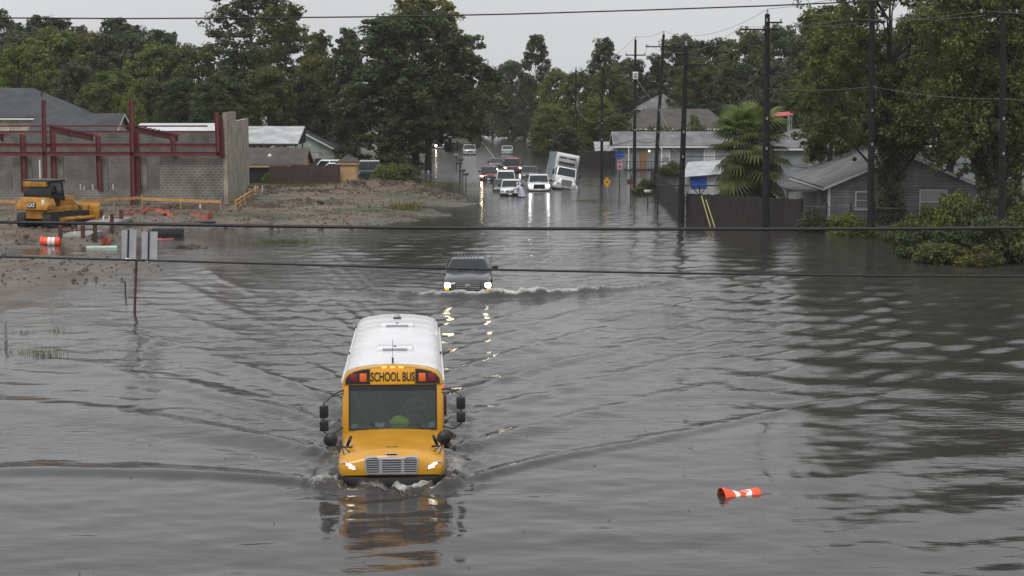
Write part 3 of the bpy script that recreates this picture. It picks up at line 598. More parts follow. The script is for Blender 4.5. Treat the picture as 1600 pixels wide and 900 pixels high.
zc = D(0, 180, 190).z; m = MB(); slab(m, (-1.7, 0, zc - .25), (1.6, 0, zc), (1.6, 3, zc + .35), (-1.7, 3, zc + .1), .05); m.build('fabric', M['red_canopy'], ca)
for x_ in (-1.5, 1.4): MB().tube((x_, .1, -.3), (x_, .1, zc - .1), .05).build('post', M['galv'], ca); MB().tube((x_, 2.9, -.3), (x_, 2.9, zc + .1), .05).build('post', M['galv'], ca)
# tin shed with blue tarp behind the dark fence
sh = thing('tin_shed', 'low white tin-roofed shed with blue tarp behind the dark fence', 'shed', hl(1118, 142))
zr0, zr1 = D(0, 275, 142).z, D(0, 258, 142).z
MB().b2(-2.2, 2.4, .1, 4, -.8, zr0 + .05).build('wall', mat('pale_panel', (.42, .43, .43), .6), sh)
m = MB(); slab(m, (-2.9, -.35, zr0 - .12), (2.7, -.35, zr0 + .35), (2.9, 4.2, zr1 + .35), (-1.9, 4.2, zr1 + .05), .05); m.build('roof', M['tin'], sh)
MB().b2(-2.1, -.7, .02, .09, zr0 - 1.05, zr0 - .1).build('tarp', M['blue_tarp'], sh)
MB().b2(-2.75, -2.65, -.2, -.1, -.8, zr0 - .1).build('post', M['wood_dark'], sh)
MB().b2(1.4, 2.2, .03, .09, zr0 - 1.0, zr0 - .4).build('vent_opening', M['black'], sh)
# small tin roof beside the sign
sh2 = thing('tin_lean_to', 'weathered wooden lean-to with tin roof left of the grey ranch house wall', 'shed', hl(945, 204))
sh2['label'] = 'weathered wooden lean-to with tin roof beside the grey ranch house'
MB().b2(-3.2, 1.4, .2, 4, -.6, 1.9).build('wall', M['wood_dark'], sh2); m = MB(); slab(m, (-1.2, 0, 1.95), (1.6, 0, 1.95), (1.6, 4, 3.0), (-1.2, 4, 3.0), .05); m.build('roof', M['tin'], sh2)

# ------------------------------------------------------------------ fences
def fence(name, label, a, b, hgt, m, bay=2.4, bw=.145, seed=0, base=None):
    a, b = Vector(a), Vector(b); L_ = (b - a).length; rz = math.atan2(b.y - a.y, b.x - a.x); r = random.Random(seed)
    p = thing(name, label, 'fence', (a.x, a.y, 0), rz); n = max(1, round(L_ / bay)); bl_ = L_ / n
    for k in range(n):
        mb = MB(); q = int(bl_ / bw); jit = r.uniform(-.05, .05)
        for j in range(q):
            x_ = k * bl_ + (j + .5) * bl_ / q; zt_ = hgt + jit + r.uniform(-.035, .035); y_ = r.uniform(-.008, .008)
            mb.b2(x_ - bl_ / q * .47, x_ + bl_ / q * .47, -.02 + y_, .005 + y_, -.9, zt_)
        mb.build('board_bay', m, p)
        for z_ in (.35, hgt - .35): MB().b2(k * bl_ + .05, (k + 1) * bl_ - .05, .01, .06, z_ - .045, z_ + .045).build('rail', m, p)
    for k in range(n + 1): MB().b2(k * bl_ - .05, k * bl_ + .05, .06, .16, -.9, hgt + .06).build('post', m, p)
    return p
fA = P(1019, 294); fB = P(1070, 346); fC = P(1252, 357)
fence('dark_board_fence', 'black-stained board fence running along the roadside behind the leaning poles', (fA.x, fA.y + 2, 0), (fB.x, fB.y, 0), 1.75, M['wood_dark'], seed=1)
fence('dark_board_fence', 'black-stained board fence facing the water in front of the palm', (fB.x + .1, fB.y - .1, 0), (fC.x, fC.y - .1, 0), 1.95, M['wood_dark'], seed=2)
fence('brown_board_fence', 'reddish brown board fence between the tan house and the tan shed', (D(417, 0, 157.4).x, 157.4, 0), (D(527, 0, 157.4).x, 157.4, 0), 2.15, M['wood_red'], seed=3)
fence('far_board_fence', 'dark board fence in front of the pale green house', (D(455, 0, 178).x, 178, 0), (D(640, 0, 178).x, 178, 0), 2.05, M['wood_red'], seed=4)
fence('tall_dark_fence', 'tall dark fence behind the tilted box truck', (D(908, 0, 200).x, 200, 0), (D(966, 0, 200).x, 200, 0), 2.1, M['wood_dark'], seed=5)
# iron fence in front of the grey gable house
ifn = thing('iron_fence', 'thin black iron fence along the bank by the grey gable house', 'fence', (0, 0, 0))
a, b = P(1254, 358), P(1600, 366); n = 9
for k in range(n + 1): q = a.lerp(b, k / n); MB().b2(q.x - .05, q.x + .05, q.y - .05, q.y + .05, -.6, 1.75).build('post', M['black'], ifn)
for z_ in (.3, 1.5):
    MB().tube((a.x, a.y, z_), (b.x, b.y, z_), .03, n=6).build('rail', M['black'], ifn)
for k in range(n):
    mb = MB()
    for j in range(1, 14): q = a.lerp(b, (k + j / 14) / n); mb.b2(q.x - .012, q.x + .012, q.y - .012, q.y + .012, -.3, 1.6)
    mb.build('picket_bay', M['black'], ifn)
# steel rail frame over the dark fence
rf = thing('steel_rail_frame', 'rusty pipe frame with diagonal braces standing above the dark fence', 'frame', (0, 0, 0))
a, b = D(1028, 290, 119), D(1158, 290, 119)
MB().tube(a, b, .05).build('top_rail', M['black'], rf)
for k in range(5):
    q = a.lerp(b, k / 4); MB().tube((q.x, q.y, -.7), q, .045).build('post', M['black'], rf)
for k in (0, 2, 4):
    for s in (-1, 1):
        q = a.lerp(b, k / 4); e_ = a.lerp(b, min(1, max(0, k / 4 + s * .09)))
        if (e_ - q).length > .1: MB().tube((q.x, q.y, q.z - .8), e_, .035).build('brace', M['black'], rf)
# ------------------------------------------------------------------ trees
LM = {'dark': leafmat('leaf_dark', (0.03, 0.042, 0.02), (0.11, 0.132, 0.05)), 'mid': leafmat('leaf_mid', (0.046, 0.062, 0.019), (0.17, 0.195, 0.052)),
      'bright': leafmat('leaf_bright', (0.065, 0.095, 0.02), (0.23, 0.27, 0.06)), 'olive': leafmat('leaf_olive', (0.055, 0.062, 0.018), (0.2, 0.195, 0.05)),
      'grey': leafmat('leaf_grey_green', (0.042, 0.054, 0.03), (0.145, 0.165, 0.08)), 'yellow': leafmat('leaf_yellow_green', (0.08, 0.085, 0.018), (0.26, 0.24, 0.05))}
BARK = mat('wet_bark', (.035, .028, .022), .85, 0, .4, 3, .5, stretch=(3, 3, .6)); BARKL = mat('pale_bark', (.12, .11, .10), .8, 0, .3, 3)
def leaves(cent, rad, per, leaf, seed, droop=0.0, flat=.6, hollow=.45):
    g = np.random.default_rng(seed); n = len(cent) * per
    c = np.repeat(np.asarray(cent, float), per, 0); r = np.repeat(np.asarray(rad, float), per, 0)
    if r.ndim == 1: r = r[:, None] * np.array([1, 1, flat])
    d = g.normal(size=(n, 3)); d /= np.linalg.norm(d, axis=1)[:, None]
    rr = hollow + (1.06 - hollow) * g.random(n) ** .6
    p = c + d * rr[:, None] * r; p[:, 2] -= droop * g.random(n) ** 2 * r[:, 2]
    nm = d * .7 + g.normal(size=(n, 3)) * .55 + np.array([0, 0, .45]); nm /= np.linalg.norm(nm, axis=1)[:, None]
    t = np.cross(nm, g.normal(size=(n, 3))); t /= np.linalg.norm(t, axis=1)[:, None] + 1e-9; b = np.cross(nm, t)
    s = leaf * (.6 + .8 * g.random(n))[:, None]
    v = np.stack([p - t * s * .62, p + b * s * .36 + nm * s * .08, p + t * s * .62, p - b * s * .36 + nm * s * .08], 1).reshape(-1, 3)
    return v, np.arange(n * 4).reshape(-1, 4)
def lobes_crown(kind, seed):
    """returns (leaf verts, faces, limb list) for a tree nominally 18 m tall"""
    g = np.random.default_rng(seed); cl = []; cr = []; limbs = []
    if kind == 'oak': H0, H1, Wd, nl, lr = 3.4, 18, 8.2, 44, (1.3, 3.0)
    elif kind == 'round': H0, H1, Wd, nl, lr = 1.0, 18, 6.2, 36, (1.1, 2.7)
    elif kind == 'tall': H0, H1, Wd, nl, lr = 3.5, 18.5, 4.2, 20, (1.3, 2.2)
    elif kind == 'airy': H0, H1, Wd, nl, lr = 4.5, 19, 5.6, 30, (.9, 1.7)
    elif kind == 'pine': H0, H1, Wd, nl, lr = 5.0, 18.5, 4.4, 32, (.8, 1.8)
    for k in range(nl):
        f = (k + .5) / nl; z = H0 + (H1 - H0) * (f ** .85) ; zz = (z - H0) / (H1 - H0)
        if kind in ('oak', 'round'): env = Wd * math.sqrt(max(.05, 1 - (zz * 1.25 - .38) ** 2 / .85))
        elif kind == 'tall': env = Wd * (1 - .75 * abs(zz - .4) / .6) 
        elif kind == 'airy': env = Wd * (1 - .62 * zz) * (.6 + .4 * min(1, zz * 4))
        else: env = Wd * (.35 + .65 * math.sin(math.pi * min(1, zz * .8 + .25)))
        a = k * 2.399 + g.uniform(-.4, .4); rad = g.uniform(*lr) * (1 - .25 * zz)
        q = max(0, env - rad * .7) * g.uniform(.55, 1.0) ** .6
        c = np.array([q * math.cos(a), q * math.sin(a), min(z, H1 - rad * .6)]); limbs.append((c, rad))
        ns = int(9 + rad * rad * (3.0 if kind in ('oak', 'round', 'tall') else 2.3))
        d = g.normal(size=(ns, 3)); d[:, 2] += .25; d /= np.linalg.norm(d, axis=1)[:, None]
        sc = np.array([1, 1, .8]); q_ = g.uniform(.45, 1.22, ns)[:, None]
        cl += list(c + d * rad * q_ * sc); cr += list(g.uniform(.25, .78, ns) * (1.15 if kind in ('oak', 'round') else .95))
    per, leaf = {'oak': (50, .30), 'round': (50, .32), 'tall': (62, .30), 'airy': (48, .26), 'pine': (54, .27)}[kind]
    v, f = leaves(cl, cr, per, leaf, seed + 1, flat=.75)
    return v, f, limbs, H0
def trunk_mesh(name, limbs, H0, r0, seed, lean=0.0):
    g = random.Random(seed); mb = MB(); top = max(l[0][2] for l in limbs)
    pts = []; n = 7
    for i in range(n): z = -1.2 + (top * .92 + 1.2) * i / (n - 1); pts.append((g.uniform(-.25, .25) * i * .35, g.uniform(-.25, .25) * i * .35, z))
    rad = [r0 * 1.25] + [r0 * (1 - .88 * i / (n - 1)) for i in range(1, n)]
    mb.path(pts, rad, 9)
    for c, rd in limbs:
        z = max(H0 * .75, c[2] - g.uniform(1.5, 4.5)); k = min(n - 2, int((z + 1.2) / (top * .92 + 1.2) * (n - 1))); b = Vector(pts[k]).lerp(Vector(pts[k + 1]), .4)
        e = Vector(c); m_ = b.lerp(e, .55) + Vector((g.uniform(-.4, .4), g.uniform(-.4, .4), .5)); r1 = r0 * .34 * (1 - .6 * z / top)
        mb.path([b, m_, e], [r1, r1 * .6, r1 * .22], 6)
        for _ in range(2): mb.path([m_, e + Vector((g.uniform(-1, 1), g.uniform(-1, 1), g.uniform(-.3, .8))) * rd * .8], [r1 * .45, r1 * .1], 5)
    return mb.mesh(name, smooth=True, ang=60)
CR = {}
for kind, sd in (('oak', 1), ('oak', 2), ('round', 3), ('round', 4), ('round', 5), ('tall', 6), ('tall', 7), ('airy', 8), ('airy', 9), ('pine', 10), ('pine', 11)):
    v, f, lb, H0 = lobes_crown(kind, sd * 13)
    cm = npmesh('crown_' + kind, v, f, LM['mid']); tm = trunk_mesh('trunk_' + kind, lb, H0, .42 if kind == 'oak' else .3, sd); tm.materials.append(BARK)
    CR.setdefault(kind, []).append((cm, tm, float(np.ptp(v[:, 0])), float(v[:, 2].max())))
_tn = [0]
LMK = [(-300, 45, 'the two-storey house'), (45, 110, 'the thinner tall red column'), (110, 190, 'the cream gable house'), (190, 245, 'the thicker tall red column'), (245, 345, 'the pale-roofed shed'), (345, 400, 'the tall end wall'), (400, 470, 'the metal carport'), (470, 560, 'the pale green house'), (560, 700, 'the big oak'), (700, 780, 'the silver SUV'), (780, 815, 'the silver sedan'), (815, 860, 'the thin far pole'), (860, 890, 'the short far pole'), (890, 925, 'the bare tall pole'), (925, 965, 'the pole by the diamond sign'), (965, 1010, 'the pole with the meter box'), (1010, 1060, 'the leaning pole'), (1060, 1112, 'the fence corner pole'), (1112, 1185, 'the fan palm'), (1185, 1240, 'the red canopy'), (1240, 1300, 'the white cottage'), (1300, 1372, 'the grey gable house eave'), (1372, 1440, 'the ivy-covered trunk'), (1440, 1500, 'the wide gable window'), (1500, 1560, 'the dark pole in the undergrowth'), (1560, 1800, 'the leaning ivy-draped tree')]
TONE = {'dark': 'dark green', 'mid': 'mid-green', 'bright': 'bright green', 'grey': 'grey-green', 'olive': 'olive', 'yellow': 'yellow-green'}
def landmark(px): return next(n for a, b, n in LMK if a <= px < b)
def tree(kind, px, Y, top_py, wpx, lm, label, name='broadleaf_tree', group=None, base=None, bark=None):
    v = CR[kind][_tn[0] % len(CR[kind])]; _tn[0] += 1
    if label is None: label = f"{TONE[lm]} {'tall' if top_py < 56 else ('middle-height' if top_py < 108 else 'low')} {'pine' if kind == 'pine' else 'broadleaf tree'} in the wood behind {landmark(px)}"
    g = D(px, 200, Y); z0 = gz(g.x, Y) - .1 if base is None else base; zt_ = D(px, top_py, Y).z
    p = thing(name, label, 'tree', (g.x, Y, z0), (_tn[0] * 1.7) % 6.28, group)
    sz = (zt_ - z0) / v[3]; sx = (wpx * Y / FPX) / v[2]; p.scale = (sx, sx, sz)
    c = link('crown', v[0], None, p); c.material_slots[0].link = 'OBJECT'; c.material_slots[0].material = LM[lm]
    t = link('trunk', v[1], None, p)
    if bark: t.material_slots[0].link = 'OBJECT'; t.material_slots[0].material = bark
    return p
GL = 'trees massed behind the construction site'
for px, Y, ty, wd, kd, lm in ((-45, 236, 8, 130, 'pine', 'dark'), (66, 246, 21, 110, 'pine', 'dark'), (95, 256, 26, 120, 'pine', 'dark'), (128, 250, 38, 90, 'pine', 'grey'), (184, 250, 26, 110, 'pine', 'dark'), (214, 256, 36, 90, 'pine', 'grey'), (250, 250, 44, 80, 'pine', 'dark'), (270, 246, 48, 60, 'pine', 'dark'), (2, 250, 12, 90, 'pine', 'dark'), (30, 256, 32, 80, 'pine', 'grey')):
    tree(kd, px, Y, ty, wd, lm, None, 'pine_tree', GL)
for px, Y, ty, wd, kd, lm in ((88, 226, 38, 150, 'round', 'bright'), (140, 230, 46, 150, 'round', 'olive'), (195, 226, 46, 150, 'round', 'grey'), (245, 222, 62, 140, 'round', 'bright'), (40, 228, 42, 130, 'round', 'grey'), (120, 196, 92, 110, 'round', 'grey'), (180, 195, 104, 110, 'round', 'bright'), (235, 192, 118, 100, 'round', 'mid'), (300, 220, 66, 130, 'round', 'mid'), (-50, 200, 60, 120, 'round', 'mid'), (60, 186, 112, 80, 'round', 'olive'), (150, 182, 128, 90, 'round', 'mid'), (205, 178, 140, 60, 'round', 'bright')):
    tree(kd, px, Y, ty, wd, lm, None, group=GL)
tree('round', 30, 190, 64, 100, 'bright', 'bright yellow-green tree rising behind the cream two-storey house')
for px, Y, ty, wd, lm in ((285, 186, 118, 100, 'dark'), (345, 182, 112, 130, 'dark'), (420, 190, 100, 120, 'mid'), (390, 205, 70, 130, 'dark'), (470, 196, 110, 110, 'dark'), (500, 202, 80, 110, 'olive')):
    tree('round', px, Y, ty, wd, lm, None, group='dark trees behind the carport')
tree('airy', 395, 226, -55, 190, 'grey', 'very tall open-crowned tree with sky showing through, above the carport', bark=BARKL)
tree('airy', 445, 216, 5, 130, 'olive', 'olive-tinted tall tree leaning against the open-crowned tall tree')
tree('tall', 498, 222, 45, 90, 'mid', 'narrow green tree between the tall open tree and the big oak')
tree('tall', 545, 200, 42, 80, 'grey', 'small thin-leaved tree with bare twigs at the oak edge', bark=BARKL)
tree('airy', 668, 200, -14, 175, 'yellow', 'yellow-green tree whose top shows above the big oak')
tree('oak', 650, 184, 8, 292, 'dark', 'huge dark live oak spreading over the flooded road edge', 'oak_tree')
tree('round', 596, 180, 96, 170, 'dark', 'low dark tree tucked under the big oak beside the pale green house')
GR = 'trees along the far end of the road'
for px, Y, ty, wd, kd, lm in ((720, 330, 120, 90, 'round', 'mid'), (770, 345, 108, 80, 'round', 'mid'), (800, 320, 92, 90, 'round', 'grey'), (835, 335, 125, 80, 'round', 'mid'), (690, 300, 100, 100, 'round', 'mid'), (745, 338, 168, 60, 'round', 'mid'), (800, 345, 172, 60, 'round', 'grey'), (860, 330, 150, 70, 'round', 'mid'), (640, 280, 110, 120, 'round', 'mid')):
    tree(kd, px, Y, ty, wd, lm, None, group=GR)
tree('pine', 838, 290, 52, 70, 'dark', 'dark pine standing above the far end of the road', 'pine_tree')
tree('pine', 944, 262, 57, 84, 'dark', 'dark pine rising behind the line of poles', 'pine_tree')
GP = 'green trees behind the line of poles'
for px, Y, ty, wd, kd, lm in ((868, 262, 104, 76, 'round', 'bright'), (905, 250, 106, 80, 'round', 'mid'), (905, 220, 162, 70, 'round', 'olive'), (858, 240, 160, 70, 'round', 'bright'), (955, 240, 96, 90, 'round', 'mid'), (935, 215, 150, 80, 'round', 'bright'), (985, 262, 88, 90, 'round', 'grey'), (1035, 268, 92, 90, 'round', 'dark'), (885, 210, 196, 60, 'round', 'grey'), (965, 212, 176, 60, 'round', 'mid'), (850, 262, 190, 60, 'round', 'grey')):
    tree(kd, px, Y, ty, wd, lm, None, group=GP)
GQ = 'dark woods behind the houses across the road'
for px, Y, ty, wd, kd, lm in ((1060, 258, 50, 120, 'round', 'grey'), (1115, 262, 57, 130, 'round', 'dark'), (1165, 250, 40, 120, 'round', 'mid'), (1215, 255, 34, 130, 'round', 'dark'), (1275, 230, 14, 150, 'round', 'grey'), (1090, 245, 88, 110, 'round', 'mid'), (1150, 240, 92, 110, 'round', 'dark'), (1210, 235, 90, 120, 'round', 'grey'), (1330, 240, 40, 150, 'round', 'dark'), (1420, 240, 40, 160, 'round', 'dark'), (1520, 240, 40, 160, 'round', 'dark'), (1620, 230, 30, 160, 'round', 'dark'), (1255, 215, 110, 110, 'round', 'dark')):
    tree(kd, px, Y, ty, wd, lm, None, group=GQ)
tree('round', 1318, 134, 70, 130, 'bright', 'fresh green tree with rounded crown over the white cottage roof')
tree('airy', 1300, 128, 4, 170, 'mid', 'open green tree with small leaves beside the tallest utility pole')
tree('airy', 1485, 136, -60, 220, 'mid', 'tall open tree with sky through its leaves behind the grey gable house')
tree('airy', 1590, 112, -60, 260, 'mid', 'tall open tree at the end of the bank beyond the grey gable house')

# the big ivy-clad trees on the right bank: unique crowns, smaller leaves
def bank_tree(name, label, px, py, top_py, wpx, seed, ivy_r, lm, low):
    b = P(px, py); g = np.random.default_rng(seed); H_ = D(px, top_py, b.y).z; W_ = wpx * b.y / FPX / 2
    cl, cr, limbs = [], [], []
    for k in range(34):
        f = (k + .5) / 34; z = low + (H_ - low) * f; a = k * 2.399; env = W_ * (.75 + .25 * math.sin(f * 3.1)); rad = g.uniform(1.0, 2.0)
        q = env * g.uniform(.25, 1); c = np.array([q * math.cos(a), q * math.sin(a) * .55 + .8, z]); limbs.append((c, rad))
        ns = int(12 + rad * rad * 5); d_ = g.normal(size=(ns, 3)); d_ /= np.linalg.norm(d_, axis=1)[:, None]
        cl += list(c + d_ * rad * g.uniform(.4, 1.15, ns)[:, None]); cr += list(g.uniform(.3, .6, ns))
    v, f = leaves(cl, cr, 44, .19, seed + 5, droop=.5, flat=.8)
    p = thing(name, label, 'tree', (b.x, b.y, gz(b.x, b.y) - .15))
    link('crown', npmesh('bank_crown', v, f, LM[lm]), None, p)
    tm = trunk_mesh('bank_trunk', limbs, low, .42, seed); tm.materials.append(BARK); link('trunk', tm, None, p)
    ci, ri = [], []
    for k in range(150):
        a = g.uniform(0, 6.28); z = g.uniform(-.1, low + 5); rr = ivy_r * g.uniform(.7, 1.05); ci.append((rr * math.cos(a), rr * math.sin(a), z)); ri.append(g.uniform(.25, .5))
    v, f = leaves(ci, ri, 70, .15, seed + 9, droop=.6, flat=1.3)
    link('ivy', npmesh('ivy', v, f, LM['dark']), None, p)
    return p
bank_tree('ivy_clad_tree', 'big tree with ivy-covered trunk between two utility poles on the bank', 1390, 356, -40, 320, 101, .75, 'mid', 5.6)
bank_tree('ivy_clad_tree', 'leaning ivy-draped tree at the water edge past the grey gable house', 1552, 374, -40, 250, 151, .95, 'mid', 4.8)

# shrubs
SHR = []
for sd in (5, 6, 7):
    g = np.random.default_rng(sd); d_ = g.normal(size=(95, 3)); d_[:, 2] = np.abs(d_[:, 2]); d_ /= np.linalg.norm(d_, axis=1)[:, None]
    c = d_ * g.uniform(.45, 1.0, 95)[:, None] * np.array([1.5, 1.3, 1.45]) + np.array([0, 0, .15])
    v, f = leaves(c, g.uniform(.22, .42, 95), 75, .13, sd, flat=.9)
    mb = MB()
    for k in range(9): e_ = c[k * 9]; mb.path([(e_[0] * .1, e_[1] * .1, -.3), (e_[0] * .5, e_[1] * .5, e_[2] * .6), tuple(e_)], [.05, .03, .01], 5)
    sm = mb.mesh('shrub_stem'); sm.materials.append(BARK)
    SHR.append((npmesh('shrub_foliage', v, f, LM['mid']), sm))
def shrub(px, py, w, h_, lm, label, group=None, Y=None, k=[0], name='shrub'):
    s = SHR[k[0] % 3]; k[0] += 1
    if label is None: label = f"{'low' if h_ < 1.5 else ('chest-high' if h_ < 2.2 else 'tall')} {TONE[lm]} shrub on the ground by {landmark(px)}"
    q = P(px, py) if Y is None else Vector((D(px, 200, Y).x, Y, 0))
    p = thing(name, label, 'shrub', (q.x, q.y, max(-.1, gz(q.x, q.y) - .05)), k[0] * 1.3, group); p.scale = (w / 3.2, w / 3.2, h_ / 1.75)
    c = link('foliage', s[0], None, p); c.material_slots[0].link = 'OBJECT'; c.material_slots[0].material = LM[lm]; link('stem', s[1], None, p); return p
shrub(603, 294, 3.3, 2.4, 'bright', 'rounded light green shrub beside the tan shed'); shrub(634, 297, 3.0, 2.4, 'mid', 'taller loose shrub by the mud mound under the oak')
GU = 'undergrowth on the bank under the ivy-clad trees'
for px, py, w_, h_, lm in ((1270, 362, 2.4, 1.6, 'grey'), (1320, 366, 2.6, 1.7, 'bright'), (1350, 370, 2.2, 1.3, 'mid'), (1425, 386, 3.2, 1.8, 'mid'), (1462, 372, 2.4, 2.3, 'olive'), (1490, 378, 3.0, 3.2, 'bright'), (1445, 402, 3.4, 1.6, 'dark'), (1500, 404, 3.6, 2.1, 'dark'), (1545, 408, 3.8, 2.6, 'dark'), (1590, 410, 3.6, 3.0, 'mid'), (1510, 384, 3.2, 3.0, 'mid'), (1570, 385, 3.6, 3.8, 'grey'), (1625, 400, 4, 3.2, 'dark'), (1405, 378, 2.4, 1.4, 'dark'), (1470, 410, 3.2, 1.2, 'mid'), (1530, 414, 3, 1.1, 'olive')):
    shrub(px, py, w_, h_, lm, None, GU)
GS = 'shrubs round the brown-roofed house'
for px, Y, w_, h_, lm in ((1020, 214, 6, 5.4, 'mid'), (1050, 213, 5.5, 5.0, 'mid'), (1085, 210, 6, 5.8, 'mid'), (1110, 212, 5, 4.6, 'bright'), (1140, 200, 6, 4.2, 'mid'), (970, 206, 4, 3.4, 'mid')):
    shrub(px, 0, w_, h_, lm, None, GS, Y=Y)
shrub(1012, 300, 2.2, 1.6, 'grey', 'half-drowned shrub round the foot of the leaning poles'); shrub(1000, 304, 1.8, .9, 'mid', 'low drowned bush beside the dark roadside fence')
shrub(1050, 275, 4.2, 1.7, 'mid', 'low green bush in the flooded yard before the grey ranch house')
shrub(868, 232, 5, 3.0, 'mid', 'dense hedge shrub at the road edge behind the box truck'); shrub(905, 238, 5, 3.2, 'bright', 'pale flowering shrub just behind the tilted box truck')
shrub(425, 292, 2.2, 1.3, 'bright', 'scruffy light green bush by the tan house corner')
shrub(232, 0, 5, 5.0, 'bright', 'spiky light green bush rising behind the red steel columns', Y=160)

# fan palm with a skirt of dead fronds; each frond a part
pb = P(1168, 345); pm = thing('fan_palm', 'bushy fan palm with drooping skirt behind the dark fence', 'palm tree', (pb.x, pb.y, -.6))
mb = MB(); mb.path([(0, 0, -.4), (.05, 0, 2), (.1, .05, 6.6)], [.42, .34, .3], 10); mb.build('trunk', BARK, pm)
def frond_mesh(nm, lenp, fan, n, dro):
    mb = MB(); mb.path([(0, 0, 0), (0, lenp * .5, lenp * .16), (0, lenp, lenp * .1)], [.035, .028, .018], 5)
    for k in range(n):
        a = (k / (n - 1) - .5) * R(210); L_ = fan * (1 - .25 * abs(k / (n - 1) - .5)); b = Vector((0, lenp, lenp * .1)); dv = Vector((math.sin(a), math.cos(a), 0)); sd = Vector((math.cos(a), -math.sin(a), 0)) * .055
        m1_ = b + dv * L_ * .6 + Vector((0, 0, .06 - dro * .12)); e_ = b + dv * L_ + Vector((0, 0, -dro * L_ * .55))
        mb.quad(b, m1_ - sd, e_, m1_ + sd)
    return mb.mesh(nm)
FR = [frond_mesh('palm_frond', 1.25, 1.15, 22, .6), frond_mesh('palm_frond', 1.0, 1.0, 20, 1.0)]
for m_ in FR: m_.materials.append(LM['mid'])
gg = random.Random(4)
for k in range(120):
    z_ = 6.7 - 4.6 * (k / 120) ** 1.1; el = 68 - 150 * (k / 120) ** .55 + gg.uniform(-9, 9)
    o = link('frond', FR[k % 2], None, pm); o.location = (.1, .03, z_); o.rotation_euler = Euler((R(el), 0, k * 2.399)); s_ = gg.uniform(1.2, 1.7); o.scale = (s_, s_, s_)
    o.material_slots[0].link = 'OBJECT'; o.material_slots[0].material = LM['bright' if k < 16 else ('mid' if k < 60 else 'grey')]
# ------------------------------------------------------------------ vehicles
def paint(n, c, metal=.0, rough=.3): return mat(n, c, rough, metal, .08, 1.2, coat=.7)
M['bus_yellow'] = mat('bus_yellow', (.60, .285, .008), .36, 0, .2, 1.1, .06, 30, coat=.45, detail=9, col2=(.65, .315, .010)); M['bus_white'] = mat('bus_white_roof', (.71, .71, .72), .38, 0, .08, .9, coat=.3)
M['glass_dark'] = mat('vehicle_glass', (.012, .016, .019), .05, 0, 0, spec=.5); M['chrome'] = mat('chrome', (.62, .63, .65), .2, 1.0, .05, 3)
M['alu'] = mat('satin_grille', (.50, .51, .53), .3, .55, .05, 4); M['headlit'] = mat('lit_headlamp', (1, .95, .85), .2, 0, 0, emit=(1, .80, .50), estr=40)
M['headbus'] = mat('lit_bus_headlamp', (1, .95, .85), .2, 0, 0, emit=(1, .88, .68), estr=5); M['headwhite'] = mat('lit_white_headlamp', (1, 1, 1), .2, 0, 0, emit=(1, .95, .88), estr=38)
M['headoff'] = mat('unlit_headlamp', (.6, .62, .64), .12, .4, .05, 8); M['amberlit'] = mat('lit_amber_lamp', (1, .4, .05), .3, 0, 0, emit=(1, .33, .03), estr=1.6)
M['amber'] = mat('amber_lens', (.72, .13, .02), .25, 0, .1, 6); M['redlens'] = mat('red_lens', (.16, .012, .018), .2, 0, .1, 6); M['redlit'] = mat('lit_red_lamp', (.8, .02, .02), .3, 0, 0, emit=(1, .03, .03), estr=2)
M['plate'] = mat('licence_plate', (.6, .6, .6), .4, 0, .1, 20); M['lime'] = mat('lime_vest_fabric', (.55, .95, .03), .8, 0, .25, 14)
M['paper'] = mat('white_paper', (.62, .66, .66), .7, 0, .05, 3); M['interior'] = mat('bus_interior', (.30, .32, .32), .8, 0, .3, 1.5); M['seat'] = mat('bus_seat_vinyl', (.16, .175, .18), .6, 0, .2, 2)
ws = bpy.data.materials.new('windshield_glass'); ws.use_nodes = True
t_ = ws.node_tree; n_ = t_.nodes; l_ = t_.links; n_.clear()
o_ = n_.new('ShaderNodeOutputMaterial'); tp = n_.new('ShaderNodeBsdfTransparent'); tp.inputs[0].default_value = (.80, .87, .86, 1)
gl = n_.new('ShaderNodeBsdfGlossy'); gl.inputs['Roughness'].default_value = .04; fr = n_.new('ShaderNodeFresnel'); fr.inputs[0].default_value = 1.6
mq = n_.new('ShaderNodeMixShader'); l_.new(fr.outputs[0], mq.inputs[0]); l_.new(tp.outputs[0], mq.inputs[1]); l_.new(gl.outputs[0], mq.inputs[2]); df = n_.new('ShaderNodeBsdfDiffuse'); df.inputs[0].default_value = (.6, .65, .66, 1); mq2 = n_.new('ShaderNodeMixShader'); mq2.inputs[0].default_value = .015; l_.new(mq.outputs[0], mq2.inputs[1]); l_.new(df.outputs[0], mq2.inputs[2]); l_.new(mq2.outputs[0], o_.inputs[0])
M['glass_clear'] = ws

def wheel_mesh():
    t = MB().lathe([(.20, -.11), (.33, -.125), (.37, -.09), (.38, 0), (.37, .09), (.33, .125), (.20, .11)], ax='x', n=20).mesh('tyre', smooth=True)
    r = MB().lathe([(.02, .07), (.12, .10), (.20, .09), (.23, .115), (.24, .06)], ax='x', n=16).mesh('rim', smooth=True)
    h = MB().lathe([(.02, .09), (.05, .12), (.06, .05)], ax='x', n=8).mesh('hub'); t.materials.append(M['rubber']); r.materials.append(M['alu']); h.materials.append(M['black']); return t, r, h
TY, RM, HB = wheel_mesh()
def wheels(p, W, ys_, r=.38, z=None):
    for y_ in ys_:
        for s in (-1, 1):
            t = link('wheel', HB, None, p); t.location = (s * (W / 2 - .14), y_, r if z is None else z); k = r / .38; t.scale = (k, k, k)
            if s < 0: t.rotation_euler = (0, 0, math.pi)
            link('tyre', TY, None, t); link('rim', RM, None, t)
def lerp3(a, b, t): return Vector(a).lerp(Vector(b), t)
